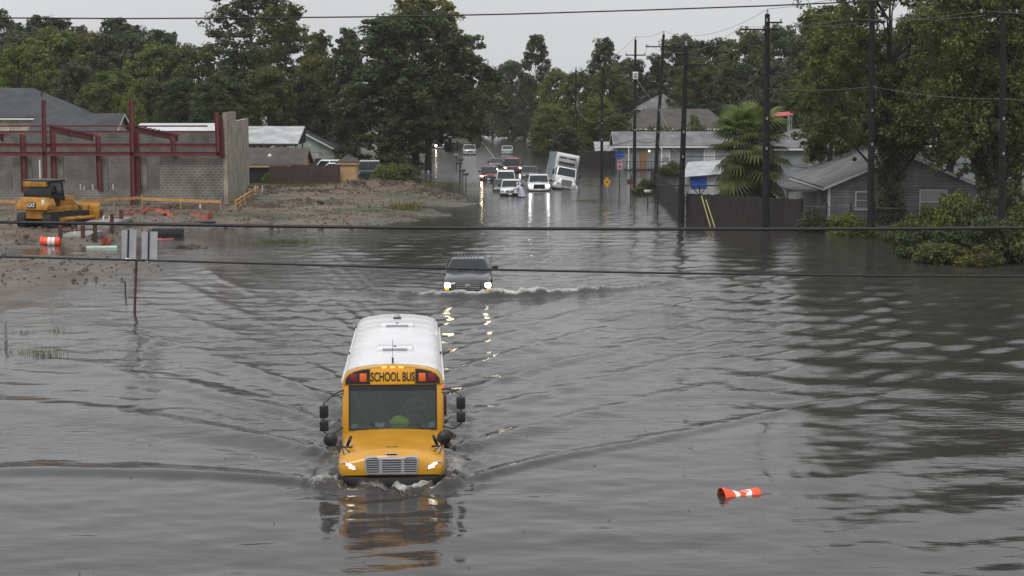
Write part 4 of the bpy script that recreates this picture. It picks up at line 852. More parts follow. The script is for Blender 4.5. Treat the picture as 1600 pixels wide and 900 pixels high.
def panel_on(q, u0, u1, v0, v1, off, name, m, p, th=.012):
    # rectangle u,v inside the quad q (bl, br, tr, tl), pushed out along its normal
    q = [Vector(k) for k in q]; n = (q[1] - q[0]).cross(q[3] - q[0]).normalized()
    pt = lambda u, v: q[0].lerp(q[1], u).lerp(q[3].lerp(q[2], u), v)
    r = [pt(u0, v0), pt(u1, v0), pt(u1, v1), pt(u0, v1)]
    return MB().loft([[k + n * (off - th) for k in r], [k + n * off for k in r]]).build(name, m, p, bevel=.004, seg=1)
def car(name, label, loc, rz, W, L, H, paintm, zg=.28, hf=.95, hb=1.1, ywb=1.2, yrf=1.9, yrr=4.0, yrb=4.6, zb=1.1, deck=None, bed=False, inset=.16, lamp='headoff', lampz=None, lampw=.34, lamph=.16, gw=.9, gh=.26, gz_=.72, grillem=None, bump=None, bumpm=None, group=None, sink=None, fog=None, rear=False, cat='car', emblem=False, lamps=(-1, 1), roofm=None, rot=None):
    z0 = gz(loc[0], loc[1]) if sink is None else sink
    p = thing(name, label, cat, (loc[0], loc[1], z0), rz, group, rot)
    w = W / 2; deck = deck or zb; bumpm = bumpm or paintm
    # lower body as stations along the length, narrowing at the nose
    st = [(.0, w * .86, zg + .12, hf - .22), (.06, w * .93, zg + .02, hf - .08), (.22, w * .97, zg, hf), (.6, w, zg, hf + (hb - hf) * .45), (ywb, w, zg, hb), (yrb - .05, w, zg, zb if not bed else zb), (yrb + .02, w, zg, deck), (L - .25, w * .985, zg, deck), (L - .05, w * .95, zg + .05, deck - .08), (L, w * .9, zg + .15, deck - .25)]
    rings = []
    for y_, hw, a, b in st:
        cr_ = .05 if y_ < ywb + .1 else .0
        sh = min(.16, (b - a) * .35)
        rings.append([(-hw * .94, y_, a), (hw * .94, y_, a), (hw, y_, a + .1), (hw, y_, b - sh), (hw * .95, y_, b - sh * .35), (hw * .78, y_, b), (0, y_, b + cr_), (-hw * .78, y_, b), (-hw * .95, y_, b - sh * .35), (-hw, y_, b - sh), (-hw, y_, a + .1)])
    MB().loft(rings).build('body', paintm, p, smooth=True, ang=40)
    # cabin
    wb, wt = w * .95, w - inset
    c = {'bfl': (-wb, ywb, hb - .06), 'bfr': (wb, ywb, hb - .06), 'bbr': (wb, yrb, zb - .06), 'bbl': (-wb, yrb, zb - .06), 'tfl': (-wt, yrf, H), 'tfr': (wt, yrf, H), 'tbr': (wt, yrr, H), 'tbl': (-wt, yrr, H)}
    cb_ = MB(); cb_.loft([[c['bfl'], c['bfr'], c['bbr'], c['bbl']], [c['tfl'], c['tfr'], c['tbr'], c['tbl']]]).build('cabin', roofm or paintm, p, bevel=.06, seg=3)
    panel_on((c['bfl'], c['bfr'], c['tfr'], c['tfl']), .035, .965, .08, .90, .012, 'windshield', M['glass_dark'], p)
    panel_on((c['bbr'], c['bbl'], c['tbl'], c['tbr']), .06, .94, .12, .88, .012, 'rear_window', M['glass_dark'], p)
    for a, b in ((.05, .47), (.52, .94)):
        panel_on((c['bfr'], c['bbr'], c['tbr'], c['tfr']), a, b, .14, .88, .012, 'side_window', M['glass_dark'], p)
        panel_on((c['bbl'], c['bfl'], c['tfl'], c['tbl']), 1 - b, 1 - a, .14, .88, .012, 'side_window', M['glass_dark'], p)
    if not rear:
        MB().path([(-.42 * w, ywb + .0, hb + .035), (.1 * w, ywb + .16, hb + .1)], .012, 5).build('wiper', M['black'], p)
        MB().path([(.3 * w, ywb + .0, hb + .035), (.72 * w, ywb + .16, hb + .1)], .012, 5).build('wiper', M['black'], p)
    # nose
    lz = lampz or hf - .17
    gr_ = MB().box((0, -.005, gz_), (gw, .07, gh)).build('grille', M['black'], p, bevel=.02)
    k = max(2, int(gh / .07))
    for i in range(k): MB().box((0, -.045, gz_ - gh / 2 + (i + .5) * gh / k), (gw * .96, .02, .022)).build('slat', grillem or M['chrome'], gr_)
    if emblem: MB().lathe([(.02, -.085), (.1, -.08), (.11, -.05)], (0, 0, gz_), 'y', 16).build('emblem', M['chrome'], gr_)
    for s in (-1, 1):
        o = MB().box((s * (w * .97 - lampw / 2 - .05), .03, lz), (lampw, .16, lamph)).build('headlight', M[lamp if s in lamps else 'headoff'], p, bevel=.03)
        if fog: MB().box((s * (w * .97 - lampw / 2 - .02), .02, lz - lamph * .95), (lampw * .7, .14, lamph * .55)).build('indicator', M['amberlit'], p, bevel=.02)
        mz = hb + .12; MB().box((s * (w + .12), ywb + .45, mz), (.24, .1, .19)).build('mirror', M['black'], p, bevel=.03); MB().box((s * (w + .0), ywb + .47, mz - .05), (.12, .05, .05)).build('mirror_arm', M['black'], p)
        MB().box((s * (w * .97 - .16), L - .03, deck - .22), (.2, .1, .18)).build('tail_light', M['redlens'], p, bevel=.02)
        for y_ in (.9, L - 1.0): MB().lathe([(.44, 0), (.45, .02)], (s * w - (.015 if s > 0 else .005), y_, .40), 'x', 20).build('wheel_arch', M['black'], p)
    MB().box((0, .0, zg + .14), (W * .95, .18, .2)).build('bumper', bumpm, p, bevel=.04)
    MB().box((0, L, zg + .16), (W * .93, .16, .2)).build('bumper', bumpm, p, bevel=.04)
    MB().box((0, -.1, zg + .18), (.31, .012, .155)).build('licence_plate', M['plate'], p); MB().box((0, L + .09, zg + .3), (.31, .012, .155)).build('licence_plate', M['plate'], p)
    if bed: MB().b2(-w * .85, w * .85, yrb + .12, L - .12, deck - .02, deck + .012).build('bed_liner', M['black'], p)
    wheels(p, W, (.9, L - 1.0), .37)
    return p
TRK = dict(L=5.7, hf=1.08, hb=1.2, ywb=1.45, yrf=2.1, yrr=3.7, yrb=4.0, zb=1.2, deck=1.32, bed=True, zg=.42, gh=.42, gw=1.05, gz_=.86, lampz=.98, cat='pickup truck')
# ---- dark pickup wading towards the camera
pk = car('pickup_truck', 'black pickup truck with lit headlights pushing a foaming bow wave', (PK.x, PK.y - .1), PK_RZ, 2.02, 5.8, 1.90, paint('black_paint', (.018, .019, .022), .2, .25), zg=.5, hf=1.2, hb=1.39, ywb=1.55, yrf=2.25, yrr=4.1, yrb=4.45, zb=1.39, deck=1.42, bed=True, lamp='headlit', lampz=1.0, lampw=.22, lamph=.17, gw=1.02, gh=.38, gz_=.98, grillem=M['alu'], fog=True, sink=-.58, cat='pickup truck', emblem=True, inset=.32, bumpm=M['black'])
MB().tube((.93, 1.6, 1.25), (.98, 1.75, 2.1), .01, n=5).build('antenna', M['black'], pk)
for i in range(7): MB().box((-.42 + i * .14, 3.1, 1.893), (.05, 1.6, .02)).build('roof_rib', pk.children[0].data.materials[0], pk)
pk.scale = (1.1, 1.1, 1.06); pk.location.z -= .05
# ---- vehicles stuck on the flooded street
def V_(px, py): return P(px, py)
whitep = paint('white_paint_car', (.72, .73, .74)); silver = paint('silver_paint', (.42, .43, .44), .5, .3)
q = V_(842.5, 299); car('pickup_truck', 'white pickup truck with both headlights shining on the water', q, R(1), 2.05, H=1.88, paintm=whitep, lamp='headwhite', lampw=.2, lamph=.1, grillem=M['black'], bumpm=M['chrome'], **TRK)
q = V_(797, 306); car('white_compact_pickup', 'white compact pickup with dark grille being pushed by the person', q, R(-2), 1.85, 5.2, 1.75, whitep, zg=.42, hf=1.02, hb=1.12, ywb=1.35, yrf=2.0, yrr=3.6, yrb=3.9, zb=1.12, deck=1.2, bed=True, gw=.75, gh=.22, gz_=.82, lampz=.86, bumpm=M['black'], cat='pickup truck', emblem=True)
q = V_(786, 299); car('dark_green_sedan', 'dark green sedan wedged between the red SUV and the compact pickup', (q.x, q.y), R(2), 1.85, 4.8, 1.45, paint('dark_green_paint', (.018, .032, .030), .3, .25), zg=.25, hf=.78, hb=.95, ywb=1.2, yrf=2.1, yrr=3.3, yrb=4.1, zb=.98, gh=.14, gz_=.6, lampz=.66, bumpm=M['black'])
car('white_suv', 'white SUV close behind the dark green sedan', (q.x + .25, q.y + 6.4), R(1), 1.95, 4.9, 1.95, whitep, zg=.35, hf=1.02, hb=1.15, ywb=1.2, yrf=1.85, yrr=4.3, yrb=4.75, zb=1.15, cat='SUV')
q = V_(763.5, 282); car('dark_red_suv', 'dark red SUV with one bright headlight, outermost of the stuck cars', q, R(-1), 1.88, 4.7, 1.72, paint('dark_red_paint', (.13, .010, .012), .2, .3), zg=.32, hf=.98, hb=1.1, ywb=1.15, yrf=1.9, yrr=4.0, yrb=4.5, zb=1.1, lamp='headlit', lamps=(-1,), lampw=.24, lamph=.12, cat='SUV', bumpm=M['black'], sink=-.35)
q = V_(801, 270); rp_ = car('red_pickup', 'red pickup truck with amber cab lights and headlights on behind the white SUV', q, R(1), 2.08, H=2.0, paintm=paint('red_paint', (.17, .028, .02), .1, .3), lamp='headwhite', lampw=.16, lamph=.1, bumpm=M['black'], roofm=paint('red_roof_paint', (.14, .035, .025)), **TRK)
for i in range(5): MB().box((-.5 + i * .25, 2.2, 2.02), (.1, .06, .04)).build('cab_lamp', M['amberlit'], rp_)
q = V_(776, 262); car('black_sedan', 'black sedan behind the red SUV and red pickup', q, R(1), 1.8, 4.6, 1.45, paint('black_sedan_paint', (.02, .021, .024), .2, .3), zg=.25, hf=.78, hb=.95, ywb=1.2, yrf=2.1, yrr=3.3, yrb=4.1, zb=.98, gh=.14, gz_=.6, lampz=.66)
q = V_(829, 280); car('charcoal_sedan', 'charcoal sedan hidden behind the white pickup with headlights', (q.x, q.y + 2.0), R(1), 1.85, 4.8, 1.62, paint('charcoal_paint', (.035, .038, .045), .3, .3), zg=.25, hf=.9, hb=1.02, ywb=1.2, yrf=2.0, yrr=3.6, yrb=4.3, zb=1.05)
# silver car driving away: rear faces the camera
q = V_(792.5, 241); car('silver_sedan', 'silver sedan driving away along the far flooded lane', (q.x, q.y + 4.6), math.pi, 1.85, 4.7, 1.5, silver, zg=.25, hf=.8, hb=.95, ywb=1.2, yrf=2.0, yrr=3.4, yrb=4.2, zb=1.0, sink=-.25, rear=True)
q = V_(734, 242); car('silver_suv', 'silver SUV coming round the bend past the big oak', q, R(3), 1.95, 4.8, 1.75, silver, zg=.32, hf=1.0, hb=1.1, ywb=1.2, yrf=1.9, yrr=4.1, yrb=4.6, zb=1.1, sink=-.25, cat='SUV')
q = V_(688, 233); car('shadowed_car', 'car with one glowing headlight in the shade under the big oak', q, R(8), 1.85, 4.6, 1.6, silver, zg=.3, hf=.95, hb=1.05, ywb=1.2, yrf=1.9, yrr=3.9, yrb=4.4, zb=1.05, lamp='headlit', lamps=(-1,), sink=-.2, lampw=.24)
# cars parked behind the brown fence, side on
for px_, Y_, H_, c_, nm, lb, sk in ((518, 162, 1.5, silver, 'parked_sedan', 'silver sedan parked side-on behind the brown fence', .75), (505, 171, 1.85, whitep, 'parked_van', 'white van parked behind the silver sedan near the far fence', .35), (566, 168, 1.9, paint('dark_teal_paint', (.02, .035, .04), .2, .3), 'parked_wagon', 'dark teal vehicle with a pale roof strip parked beside the tan shed', .3)):
    o = car(nm, lb, (D(px_, 0, Y_).x - 2.3, Y_), R(-90), 1.85, 4.8, H_, c_, zg=.25, hf=.9, hb=1.02, ywb=1.15, yrf=1.9, yrr=3.8, yrb=4.4, zb=1.02, sink=sk, roofm=None)
    if nm == 'parked_wagon': MB().b2(-.75, .75, 1.9, 3.9, H_ - .02, H_ + .05).build('roof_strip', whitep, o, bevel=.02)

# ------------------------------------------------------------------ tilted box truck
q = P(873, 295); tk = thing('box_truck', 'white refrigerated box truck tilting into the roadside ditch', 'truck', (q.x + .45, q.y, -.5), rot=Euler((R(-2), R(11), R(3)), 'XYZ')); tk.scale = (.95, .95, .95)
bxm = mat('white_box_panel', (.70, .71, .72), .4, 0, .08, 1.0, coat=.2)
MB().b2(-1.22, 1.22, 3.1, 11.5, 1.15, 4.1).build('cargo_box', bxm, tk, bevel=.05)
MB().b2(-1.232, -1.224, 3.3, 11.3, 1.4, 3.95).build('side_graphic', mat('blue_mural_print', (.10, .19, .27), .4, 0, .5, .8, col2=(.40, .46, .48)), tk)
for x_ in (-1.2, 1.2):
    for z_ in (1.2, 4.06): MB().b2(x_ - .05, x_ + .05, 3.06, 11.54, z_ - .05, z_ + .05).build('corner_rail', M['galv'], tk)
for x_ in (-1.2, 1.2): MB().b2(x_ - .05, x_ + .05, 3.06, 3.16, 1.26, 4.0).build('corner_post', M['galv'], tk)
ru = MB().b2(-.95, .95, 2.55, 3.08, 2.85, 3.85).build('refrigeration_unit', mat('reefer_shell', (.33, .33, .33), .4, 0, .2, 2), tk, bevel=.12)
for s in (-1, 1): MB().b2(s * .46 - .38, s * .46 + .38, 2.52, 2.56, 3.55, 3.68).build('vent_slot', M['black'], ru)
MB().b2(-.8, .8, 2.52, 2.56, 2.95, 3.2).build('vent_slot', M['black'], ru)
MB().loft([[(-1.05, .75, 1.1), (1.05, .75, 1.1), (1.08, 2.5, 1.1), (-1.08, 2.5, 1.1)], [(-1.05, .85, 1.75), (1.05, .85, 1.75), (1.08, 2.5, 1.75), (-1.08, 2.5, 1.75)], [(-.95, 1.2, 2.7), (.95, 1.2, 2.7), (1.0, 2.5, 2.75), (-1.0, 2.5, 2.75)]]).build('cab', whitep, tk, bevel=.06)
panel_on(((-1.05, .85, 1.75), (1.05, .85, 1.75), (.95, 1.2, 2.7), (-.95, 1.2, 2.7)), .06, .94, .06, .90, .015, 'windshield', M['glass_dark'], tk)
for s in (-1, 1):
    sq = ((s * 1.05, .95, 1.75), (s * 1.08, 2.3, 1.75), (s * 1.0, 2.3, 2.7), (s * .96, 1.25, 2.7)); sq = sq if s > 0 else (sq[1], sq[0], sq[3], sq[2])
    panel_on(sq, .12, .85, .08, .86, .02, 'side_window', M['glass_dark'], tk)
MB().loft([[(-1.0, -.95, .75), (1.0, -.95, .75), (1.05, .9, .75), (-1.05, .9, .75)], [(-.98, -1.0, 1.1), (.98, -1.0, 1.1), (1.05, .9, 1.2), (-1.05, .9, 1.2)], [(-.62, -.85, 1.5), (.62, -.85, 1.5), (.9, .9, 1.78), (-.9, .9, 1.78)]]).build('hood', whitep, tk, bevel=.1, seg=3)
g_ = MB().box((0, -1.0, 1.17), (1.05, .08, .58)).build('grille', M['black'], tk, bevel=.03)
for i in range(7): MB().box((0, -1.05, .93 + i * .08), (1.0, .02, .025)).build('slat', M['chrome'], g_)
for i in range(5): MB().box((-.4 + i * .2, -1.06, 1.17), (.025, .02, .54)).build('bar', M['chrome'], g_)
MB().box((0, -1.08, .62), (2.3, .22, .3)).build('bumper', M['galv'], tk, bevel=.05)
MB().box((0, -1.2, .6), (.9, .02, .1)).build('air_slot', M['black'], tk)
for s in (-1, 1):
    MB().box((s * .82, -.97, 1.02), (.3, .12, .2)).build('headlight', M['headoff'], tk, bevel=.03)
    MB().box((s * 1.35, .8, 2.05), (.2, .1, .55)).build('mirror', M['black'], tk, bevel=.03); MB().tube((s * 1.0, 1.0, 2.4), (s * 1.35, .82, 2.3), .025).build('mirror_arm', M['black'], tk)
    MB().ell((s * 1.0, -.3, .72), (.3, .55, .38)).build('fender', whitep, tk)
    MB().tube((s * 1.2, 2.4, .7), (s * 1.2, 3.0, .7), .3, n=12).build('fuel_tank', M['galv'], tk)
MB().b2(-.45, .45, -.6, 11, .55, .8).build('chassis', M['black'], tk)
wheels(tk, 2.4, (-.1, 8.2), .5)

# ------------------------------------------------------------------ school bus
YB = M['bus_yellow']
bus = thing('school_bus', 'yellow school bus with white roof driving through deep flood water', 'school bus', (BUS.x, BUS.y + .06, -.5), BUS_RZ)
def bus_sec(y_, k=1.0, dz=0.0, z0=.62):
    h_ = [(1.22, z0), (1.22, 1.2), (1.22, 2.1), (1.21, 2.42), (1.17, 2.58), (1.07, 2.72), (.86, 2.80), (.45, 2.85), (0, 2.87)]
    pts = [(x * k, y_, z + dz) for x, z in h_]; return pts + [(-x, y2, z) for x, y2, z in pts[::-1][1:]]
def rake(sec, a): return [(x, y_ + a * (z - 1.3), z) for x, y_, z in sec]
LB = 11.9
secs = [rake(bus_sec(2.12, .985, -.012), .13), rake(bus_sec(2.22, 1.0), .13), bus_sec(2.75), bus_sec(5), bus_sec(8), bus_sec(LB - .25), bus_sec(LB - .08, .98, -.03), bus_sec(LB, .94, -.09)]
def half_sec(sec, lo, hi, s):   # the part of one side of a section between two heights
    pts = [Vector(q) for q in sec[:9]]; out = []
    zz_ = [q.z for q in pts]
    def atz(z):
        for a, b in zip(pts[:-1], pts[1:]):
            if a.z <= z <= b.z: return a.lerp(b, (z - a.z) / (b.z - a.z))
        return pts[-1] if z > pts[-1].z else pts[0]
    out = [atz(lo)] + [q for q in pts if lo + .001 < q.z < hi - .001] + [atz(hi)]
    return [(s * q.x, q.y, q.z) for q in out]
for s in (-1, 1):
    MB().loft([half_sec(q, .62, 1.72, s) for q in secs[:-1]], cap=False, closed=False).build('body_side', YB, bus, smooth=True, ang=50)
top_ = []
for q in secs[:-1]:
    r_ = half_sec(q, 2.3, 9, 1); top_.append(r_ + [(-x, y_, z) for x, y_, z in r_[::-1][1:]])
MB().loft(top_, cap=False, closed=False).build('roof_shell', YB, bus, smooth=True, ang=50)
MB().loft(secs[-2:], cap=False, closed=False).build('rear_corner', YB, bus, smooth=True, ang=50)
for s in (-1, 1):
    for k in range(12): y_ = 2.42 if k == 0 else 3.1 + (k - 1) * .82; MB().b2(s * 1.2 - .018, s * 1.2 + .018, y_, y_ + (.14 if k < 11 else .55), 1.70, 2.32).build('window_pillar', YB, bus)
b_ = MB(); b_.v += [tuple(q) for q in secs[-1]]; b_.f.append(tuple(range(17))); b_.build('rear_panel', YB, bus)
# white roof skin, proud of the shell
def roof_sec(y_, k=1.0, dz=0):
    s_ = [q for q in bus_sec(y_, k, dz)][4:13]; return [(x * 1.006, y2, z + .012) for x, y2, z in s_]
ro = MB().loft([[(x, y2 + .13 * (z - 1.3), z) for x, y2, z in roof_sec(2.30)]] + [roof_sec(2.75), roof_sec(5), roof_sec(8), roof_sec(LB - .25), roof_sec(LB - .08, .98, -.03), roof_sec(LB, .94, -.09)], cap=False, closed=False).build('roof', M['bus_white'], bus, smooth=True, ang=50)
for y_ in (3.0, 4.1, 5.2, 6.3, 7.4, 8.5, 9.6, 10.7):
    s_ = roof_sec(y_); MB().loft([[(x, y_ - .02, z + .001) for x, _, z in s_], [(x * 1.002, y_ - .012, z + .007) for x, _, z in s_], [(x * 1.002, y_ + .012, z + .007) for x, _, z in s_], [(x, y_ + .02, z + .001) for x, _, z in s_]], cap=False, closed=False).build('roof_seam', M['bus_white'], ro)
for y_ in (4.9, 9.2):
    ht = MB().box((.02, y_, 2.90), (.92, .62, .09)).build('roof_hatch', M['bus_white'], ro, bevel=.03); MB().box((.02, y_ - .32, 2.915), (.62, .03, .05)).build('hatch_lip', M['galv'], ht); MB().ell((.02, y_ - .05, 2.955), (.04, .04, .02)).build('hatch_vent', M['black'], ht)
MB().lathe([(.09, 0), (.085, .04), (.06, .1), (.02, .12)], (.0, 10.7, 2.89), n=12).build('strobe_lamp', M['galv'], ro); MB().lathe([(.12, 0), (.12, .03)], (.0, 10.62, 2.885), n=12).build('strobe_base', M['black'], ro)
MB().tube((0, 2.62, 2.86), (0, 2.62, 3.02), .022).build('antenna_base', M['black'], bus); MB().tube((0, 2.62, 3.0), (0, 2.66, 3.45), .006, n=5).build('antenna', M['black'], bus)
for s in (-1, 1):
    MB().b2(s * 1.215 - .03, s * 1.215 + .03, 2.6, LB - .3, 2.40, 2.47).build('drip_rail', M['bus_white'], bus)
    for y_ in (6.5, LB - .4): MB().box((s * 1.20, y_, 2.52), (.06, .12, .06)).build('marker_lamp', M['redlens'], bus, bevel=.01)
    MB().box((s * 1.19, 2.36, 2.36), (.08, .08, .09)).build('marker_lamp', M['redlit'] if s > 0 else M['amber'], bus, bevel=.02)
    for k in range(10):
        y_ = 3.25 + k * .82; MB().b2(s * 1.2 - .003, s * 1.2 + .003, y_, y_ + .66, 1.72, 2.3).build('side_window', M['glass_clear'], bus)
    for z_ in (1.0, 1.25, 1.5): MB().b2(s * 1.226 - .012, s * 1.226 + .012, 2.9, LB - .3, z_ - .03, z_ + .03).build('rub_rail', M['black'], bus)
    MB().b2(s * 1.2 - .003, s * 1.2 + .003, 2.56, 3.1, 1.72, 2.3).build('front_side_window', M['glass_clear'], bus)
# front: pillars, cowl, cap, windshield.  yf(z) = raked front plane
yf = lambda z: 2.12 + .13 * (z - 1.3)
def fpanel(name, m, x0, x1, z0, z1, off=.0, th=.05, bevel=.0, parent=None):
    ring = lambda o: [(x0, yf(z0) - o, z0), (x1, yf(z0) - o, z0), (x1, yf(z1) - o, z1), (x0, yf(z1) - o, z1)]
    return MB().loft([ring(off), ring(off - th)]).build(name, m, parent or bus, bevel=bevel)
for s in (-1, 1): fpanel('windshield_pillar', YB, *sorted((s * 1.05, s * 1.205)), 1.30, 2.43, .012, .10, .015)
fpanel('cowl', YB, -1.2, 1.2, .7, 1.36, .0, .08)
# cap with rounded top corners
capz = [(-1.2, 2.42), (1.21, 2.42), (1.2, 2.5), (1.16, 2.62), (1.06, 2.735), (.85, 2.815), (.45, 2.865), (0, 2.885), (-.45, 2.865), (-.85, 2.815), (-1.06, 2.735), (-1.16, 2.62), (-1.2, 2.5)]
cap = MB().loft([[(x * .985, yf(z) - .035, z - .01 * (z > 2.5)) for x, z in capz], [(x, yf(z) + .02, z) for x, z in capz], [(x, yf(z) + .22, z) for x, z in capz]]).build('front_cap', YB, bus, bevel=.012, seg=2)
for s in (-1, 1):
    pz = [(s * .545, 2.44), (s * 1.13, 2.44), (s * 1.13, 2.56), (s * 1.05, 2.66), (s * .92, 2.735), (s * .72, 2.785), (s * .545, 2.80)]
    lp = MB().loft([[(x, yf(z) - .05, z) for x, z in pz], [(x, yf(z) - .02, z) for x, z in pz]]).build('lamp_panel', M['black'], bus, bevel=.006, seg=1)
    for x0, w_, mm in ((.62, .17, 'amber'), (.84, .19, 'redlens')):
        xx = s * (x0 + w_ / 2); MB().loft([[(xx - w_ / 2, yf(2.5) - .078, 2.50), (xx + w_ / 2, yf(2.5) - .078, 2.50), (xx + w_ / 2, yf(2.7) - .078, 2.70), (xx - w_ / 2, yf(2.7) - .078, 2.70)], [(xx - w_ / 2, yf(2.5) - .04, 2.50), (xx + w_ / 2, yf(2.5) - .04, 2.50), (xx + w_ / 2, yf(2.7) - .04, 2.70), (xx - w_ / 2, yf(2.7) - .04, 2.70)]]).build('warning_lamp', M[mm], lp, bevel=.03, seg=2)
sg = MB().loft([[(x, yf(z) - .062, z) for x, z in ((-.525, 2.43), (.525, 2.43), (.525, 2.80), (-.525, 2.80))], [(x, yf(z) - .02, z) for x, z in ((-.525, 2.43), (.525, 2.43), (.525, 2.80), (-.525, 2.80))]]).build('sign_board', mat('sign_yellow', (.72, .36, .015), .4, 0, .04, 3), bus, bevel=.01)
text('lettering', 'SCHOOL BUS', .30, M['black'], sg, (0, yf(2.61) - .068, 2.605), (math.pi / 2 - .13, 0, 0), .585, .007)
for x_ in (-.2, 0, .2): MB().box((x_, yf(2.83) - .05, 2.835), (.12, .06, .045)).build('clearance_lamp', M['amberlit'], bus, bevel=.015)
wsd = fpanel('windshield', M['glass_clear'], -1.05, 1.05, 1.36, 2.42, -.012, .008)
fpanel('windshield_tint', mat('sun_band_tint', (.015, .016, .017), .25, 0, 0), -1.05, 1.05, 2.27, 2.42, .0, .006)
for s in (-1, 1): fpanel('windshield_seal', M['black'], *sorted((s * 1.02, s * 1.055)), 1.36, 2.42, .018, .03)
fpanel('windshield_seal', M['black'], -1.05, 1.05, 1.335, 1.375, .018, .03); fpanel('windshield_seal', M['black'], -1.05, 1.05, 2.405, 2.435, .018, .03)
# wipers
for x0, x1, x2 in ((-.36, -.55, -1.0), (.72, .55, -.12)):
    MB().path([(x0, yf(1.38) - .05, 1.37), (x1, yf(1.5) - .06, 1.495), (x2, yf(1.51) - .05, 1.515 if x2 < -.5 else 1.47)], .014, 6).build('wiper', M['black'], bus)
# cabin interior
it = MB(); it.b2(-1.15, 1.15, 2.5, LB - .3, .95, 1.0); it.b2(-1.17, -1.15, 2.6, LB - .3, 1.0, 1.7); it.b2(1.15, 1.17, 2.6, LB - .3, 1.0, 1.7); it.b2(-1.15, 1.15, LB - .34, LB - .3, 1, 2.6); it.b2(-1.1, 1.1, 2.75, LB - .3, 2.56, 2.60)
it.build('interior_lining', M['interior'], bus)
ds = MB().b2(-1.1, 1.1, 2.22, 2.62, 1.22, 1.36).build('dashboard', M['interior'], bus, bevel=.04)
for k in range(5):
    for x_ in (-.65, .65): MB().box((x_, 4.6 + k * 1.2, 1.5), (.85, .14, .95)).build('passenger_seat', M['seat'], bus, bevel=.05)
MB().box((.55, 3.55, 1.42), (.5, .14, .8)).build('driver_seat', M['seat'], bus, bevel=.05); MB().box((.55, 3.3, 1.1), (.5, .5, .12)).build('driver_seat_base', M['seat'], bus)
ring = [(.55 + .23 * math.cos(a), 2.78 + .10 * math.sin(a), 1.47 + .17 * math.sin(a)) for a in [k * math.pi / 8 for k in range(17)]]
MB().path(ring, .017, 6).build('steering_wheel', M['black'], bus)
MB().path([(-.95, 2.55, 2.2), (-.62, 2.5, 1.5)], .014, 6).build('grab_rail', M['galv'], bus)
MB().path([(-.4, 2.6, 2.25), (-.32, 2.55, 2.0), (-.12, 2.5, 1.75), (-.05, 2.45, 1.5)], .011, 5).build('grab_strap', M['black'], bus); MB().path([(.03, 2.6, 2.25), (.1, 2.55, 2.0), (.26, 2.5, 1.75), (.33, 2.45, 1.5)], .011, 5).build('grab_strap', M['black'], bus)
# driver
drv = thing('person', 'bus driver seated behind the windshield, hands on the wheel', 'person', (0, 0, 0)); 
drv.matrix_world = bus.matrix_basis
sk = mat('skin', (.22, .12, .08), .6, 0, .08, 5)
pts = [(.55, 3.28, 1.18), (.55, 3.32, 1.4), (.55, 3.36, 1.62), (.55, 3.34, 1.72), (.55, 3.32, 1.86), (.76, 3.3, 1.58), (.84, 3.1, 1.36), (.72, 2.85, 1.5), (.34, 3.3, 1.58), (.26, 3.1, 1.36), (.38, 2.85, 1.5), (.66, 2.95, 1.16), (.44, 2.95, 1.16), (.66, 2.85, .98), (.44, 2.85, .98)]
skinfig('body', pts, [(0, 1), (1, 2), (2, 3), (3, 4), (2, 5), (5, 6), (6, 7), (2, 8), (8, 9), (9, 10), (0, 11), (0, 12), (11, 13), (12, 14)], [.17, .17, .15, .06, .1, .075, .055, .045, .075, .055, .045, .09, .09, .06, .06], mat('driver_shirt', (.10, .11, .13), .8), drv)
MB().ell((.55, 3.29, 1.87), (.085, .10, .125), 12, 9).build('head', sk, drv, smooth=True); MB().ell((.55, 3.315, 1.92), (.092, .10, .09), 12, 8).build('hair', mat('dark_hair', (.012, .01, .009), .7), drv, smooth=True)
# things lying on the dashboard
def crumple(name, m, c, r, seed, lab, cat):
    g = random.Random(seed); mb = MB(); mb.ell((0, 0, 0), r, 16, 10); mb.v = [(x * (1 + g.uniform(-.22, .22)), y * (1 + g.uniform(-.2, .2)), z * (1 + g.uniform(-.25, .25))) for x, y, z in mb.v]
    o = mb.build(name, m, None, smooth=True, ang=20); o.matrix_world = bus.matrix_basis @ Matrix.Translation(c); tag(o, lab, cat); return o
crumple('safety_vest', M['lime'], (.14, 2.33, 1.49), (.23, .10, .15), 3, 'crumpled lime-yellow safety vest on the bus dashboard', 'safety vest')
for k, (x_, w_, lb) in enumerate(((-.32, .24, 'torn white paper on the bus dashboard beside the lime vest'), (.93, .15, 'small white paper in the bus windshield corner on the driver side'), (-.92, .16, 'pale blue paper in the bus windshield corner by the door'))):
    o = MB().loft([[(-w_ / 2, 0, 0), (w_ * .4, -.01, .02), (w_ / 2, .03, .12), (0, .04, .10), (-w_ * .45, .03, .13)], [(-w_ / 2, .006, 0), (w_ * .4, -.004, .02), (w_ / 2, .036, .12), (0, .046, .10), (-w_ * .45, .036, .13)]]).build('paper_sheet', M['paper'], None); o.matrix_world = bus.matrix_basis @ Matrix.Translation((x_, 2.32, 1.362)); tag(o, lb, 'paper')
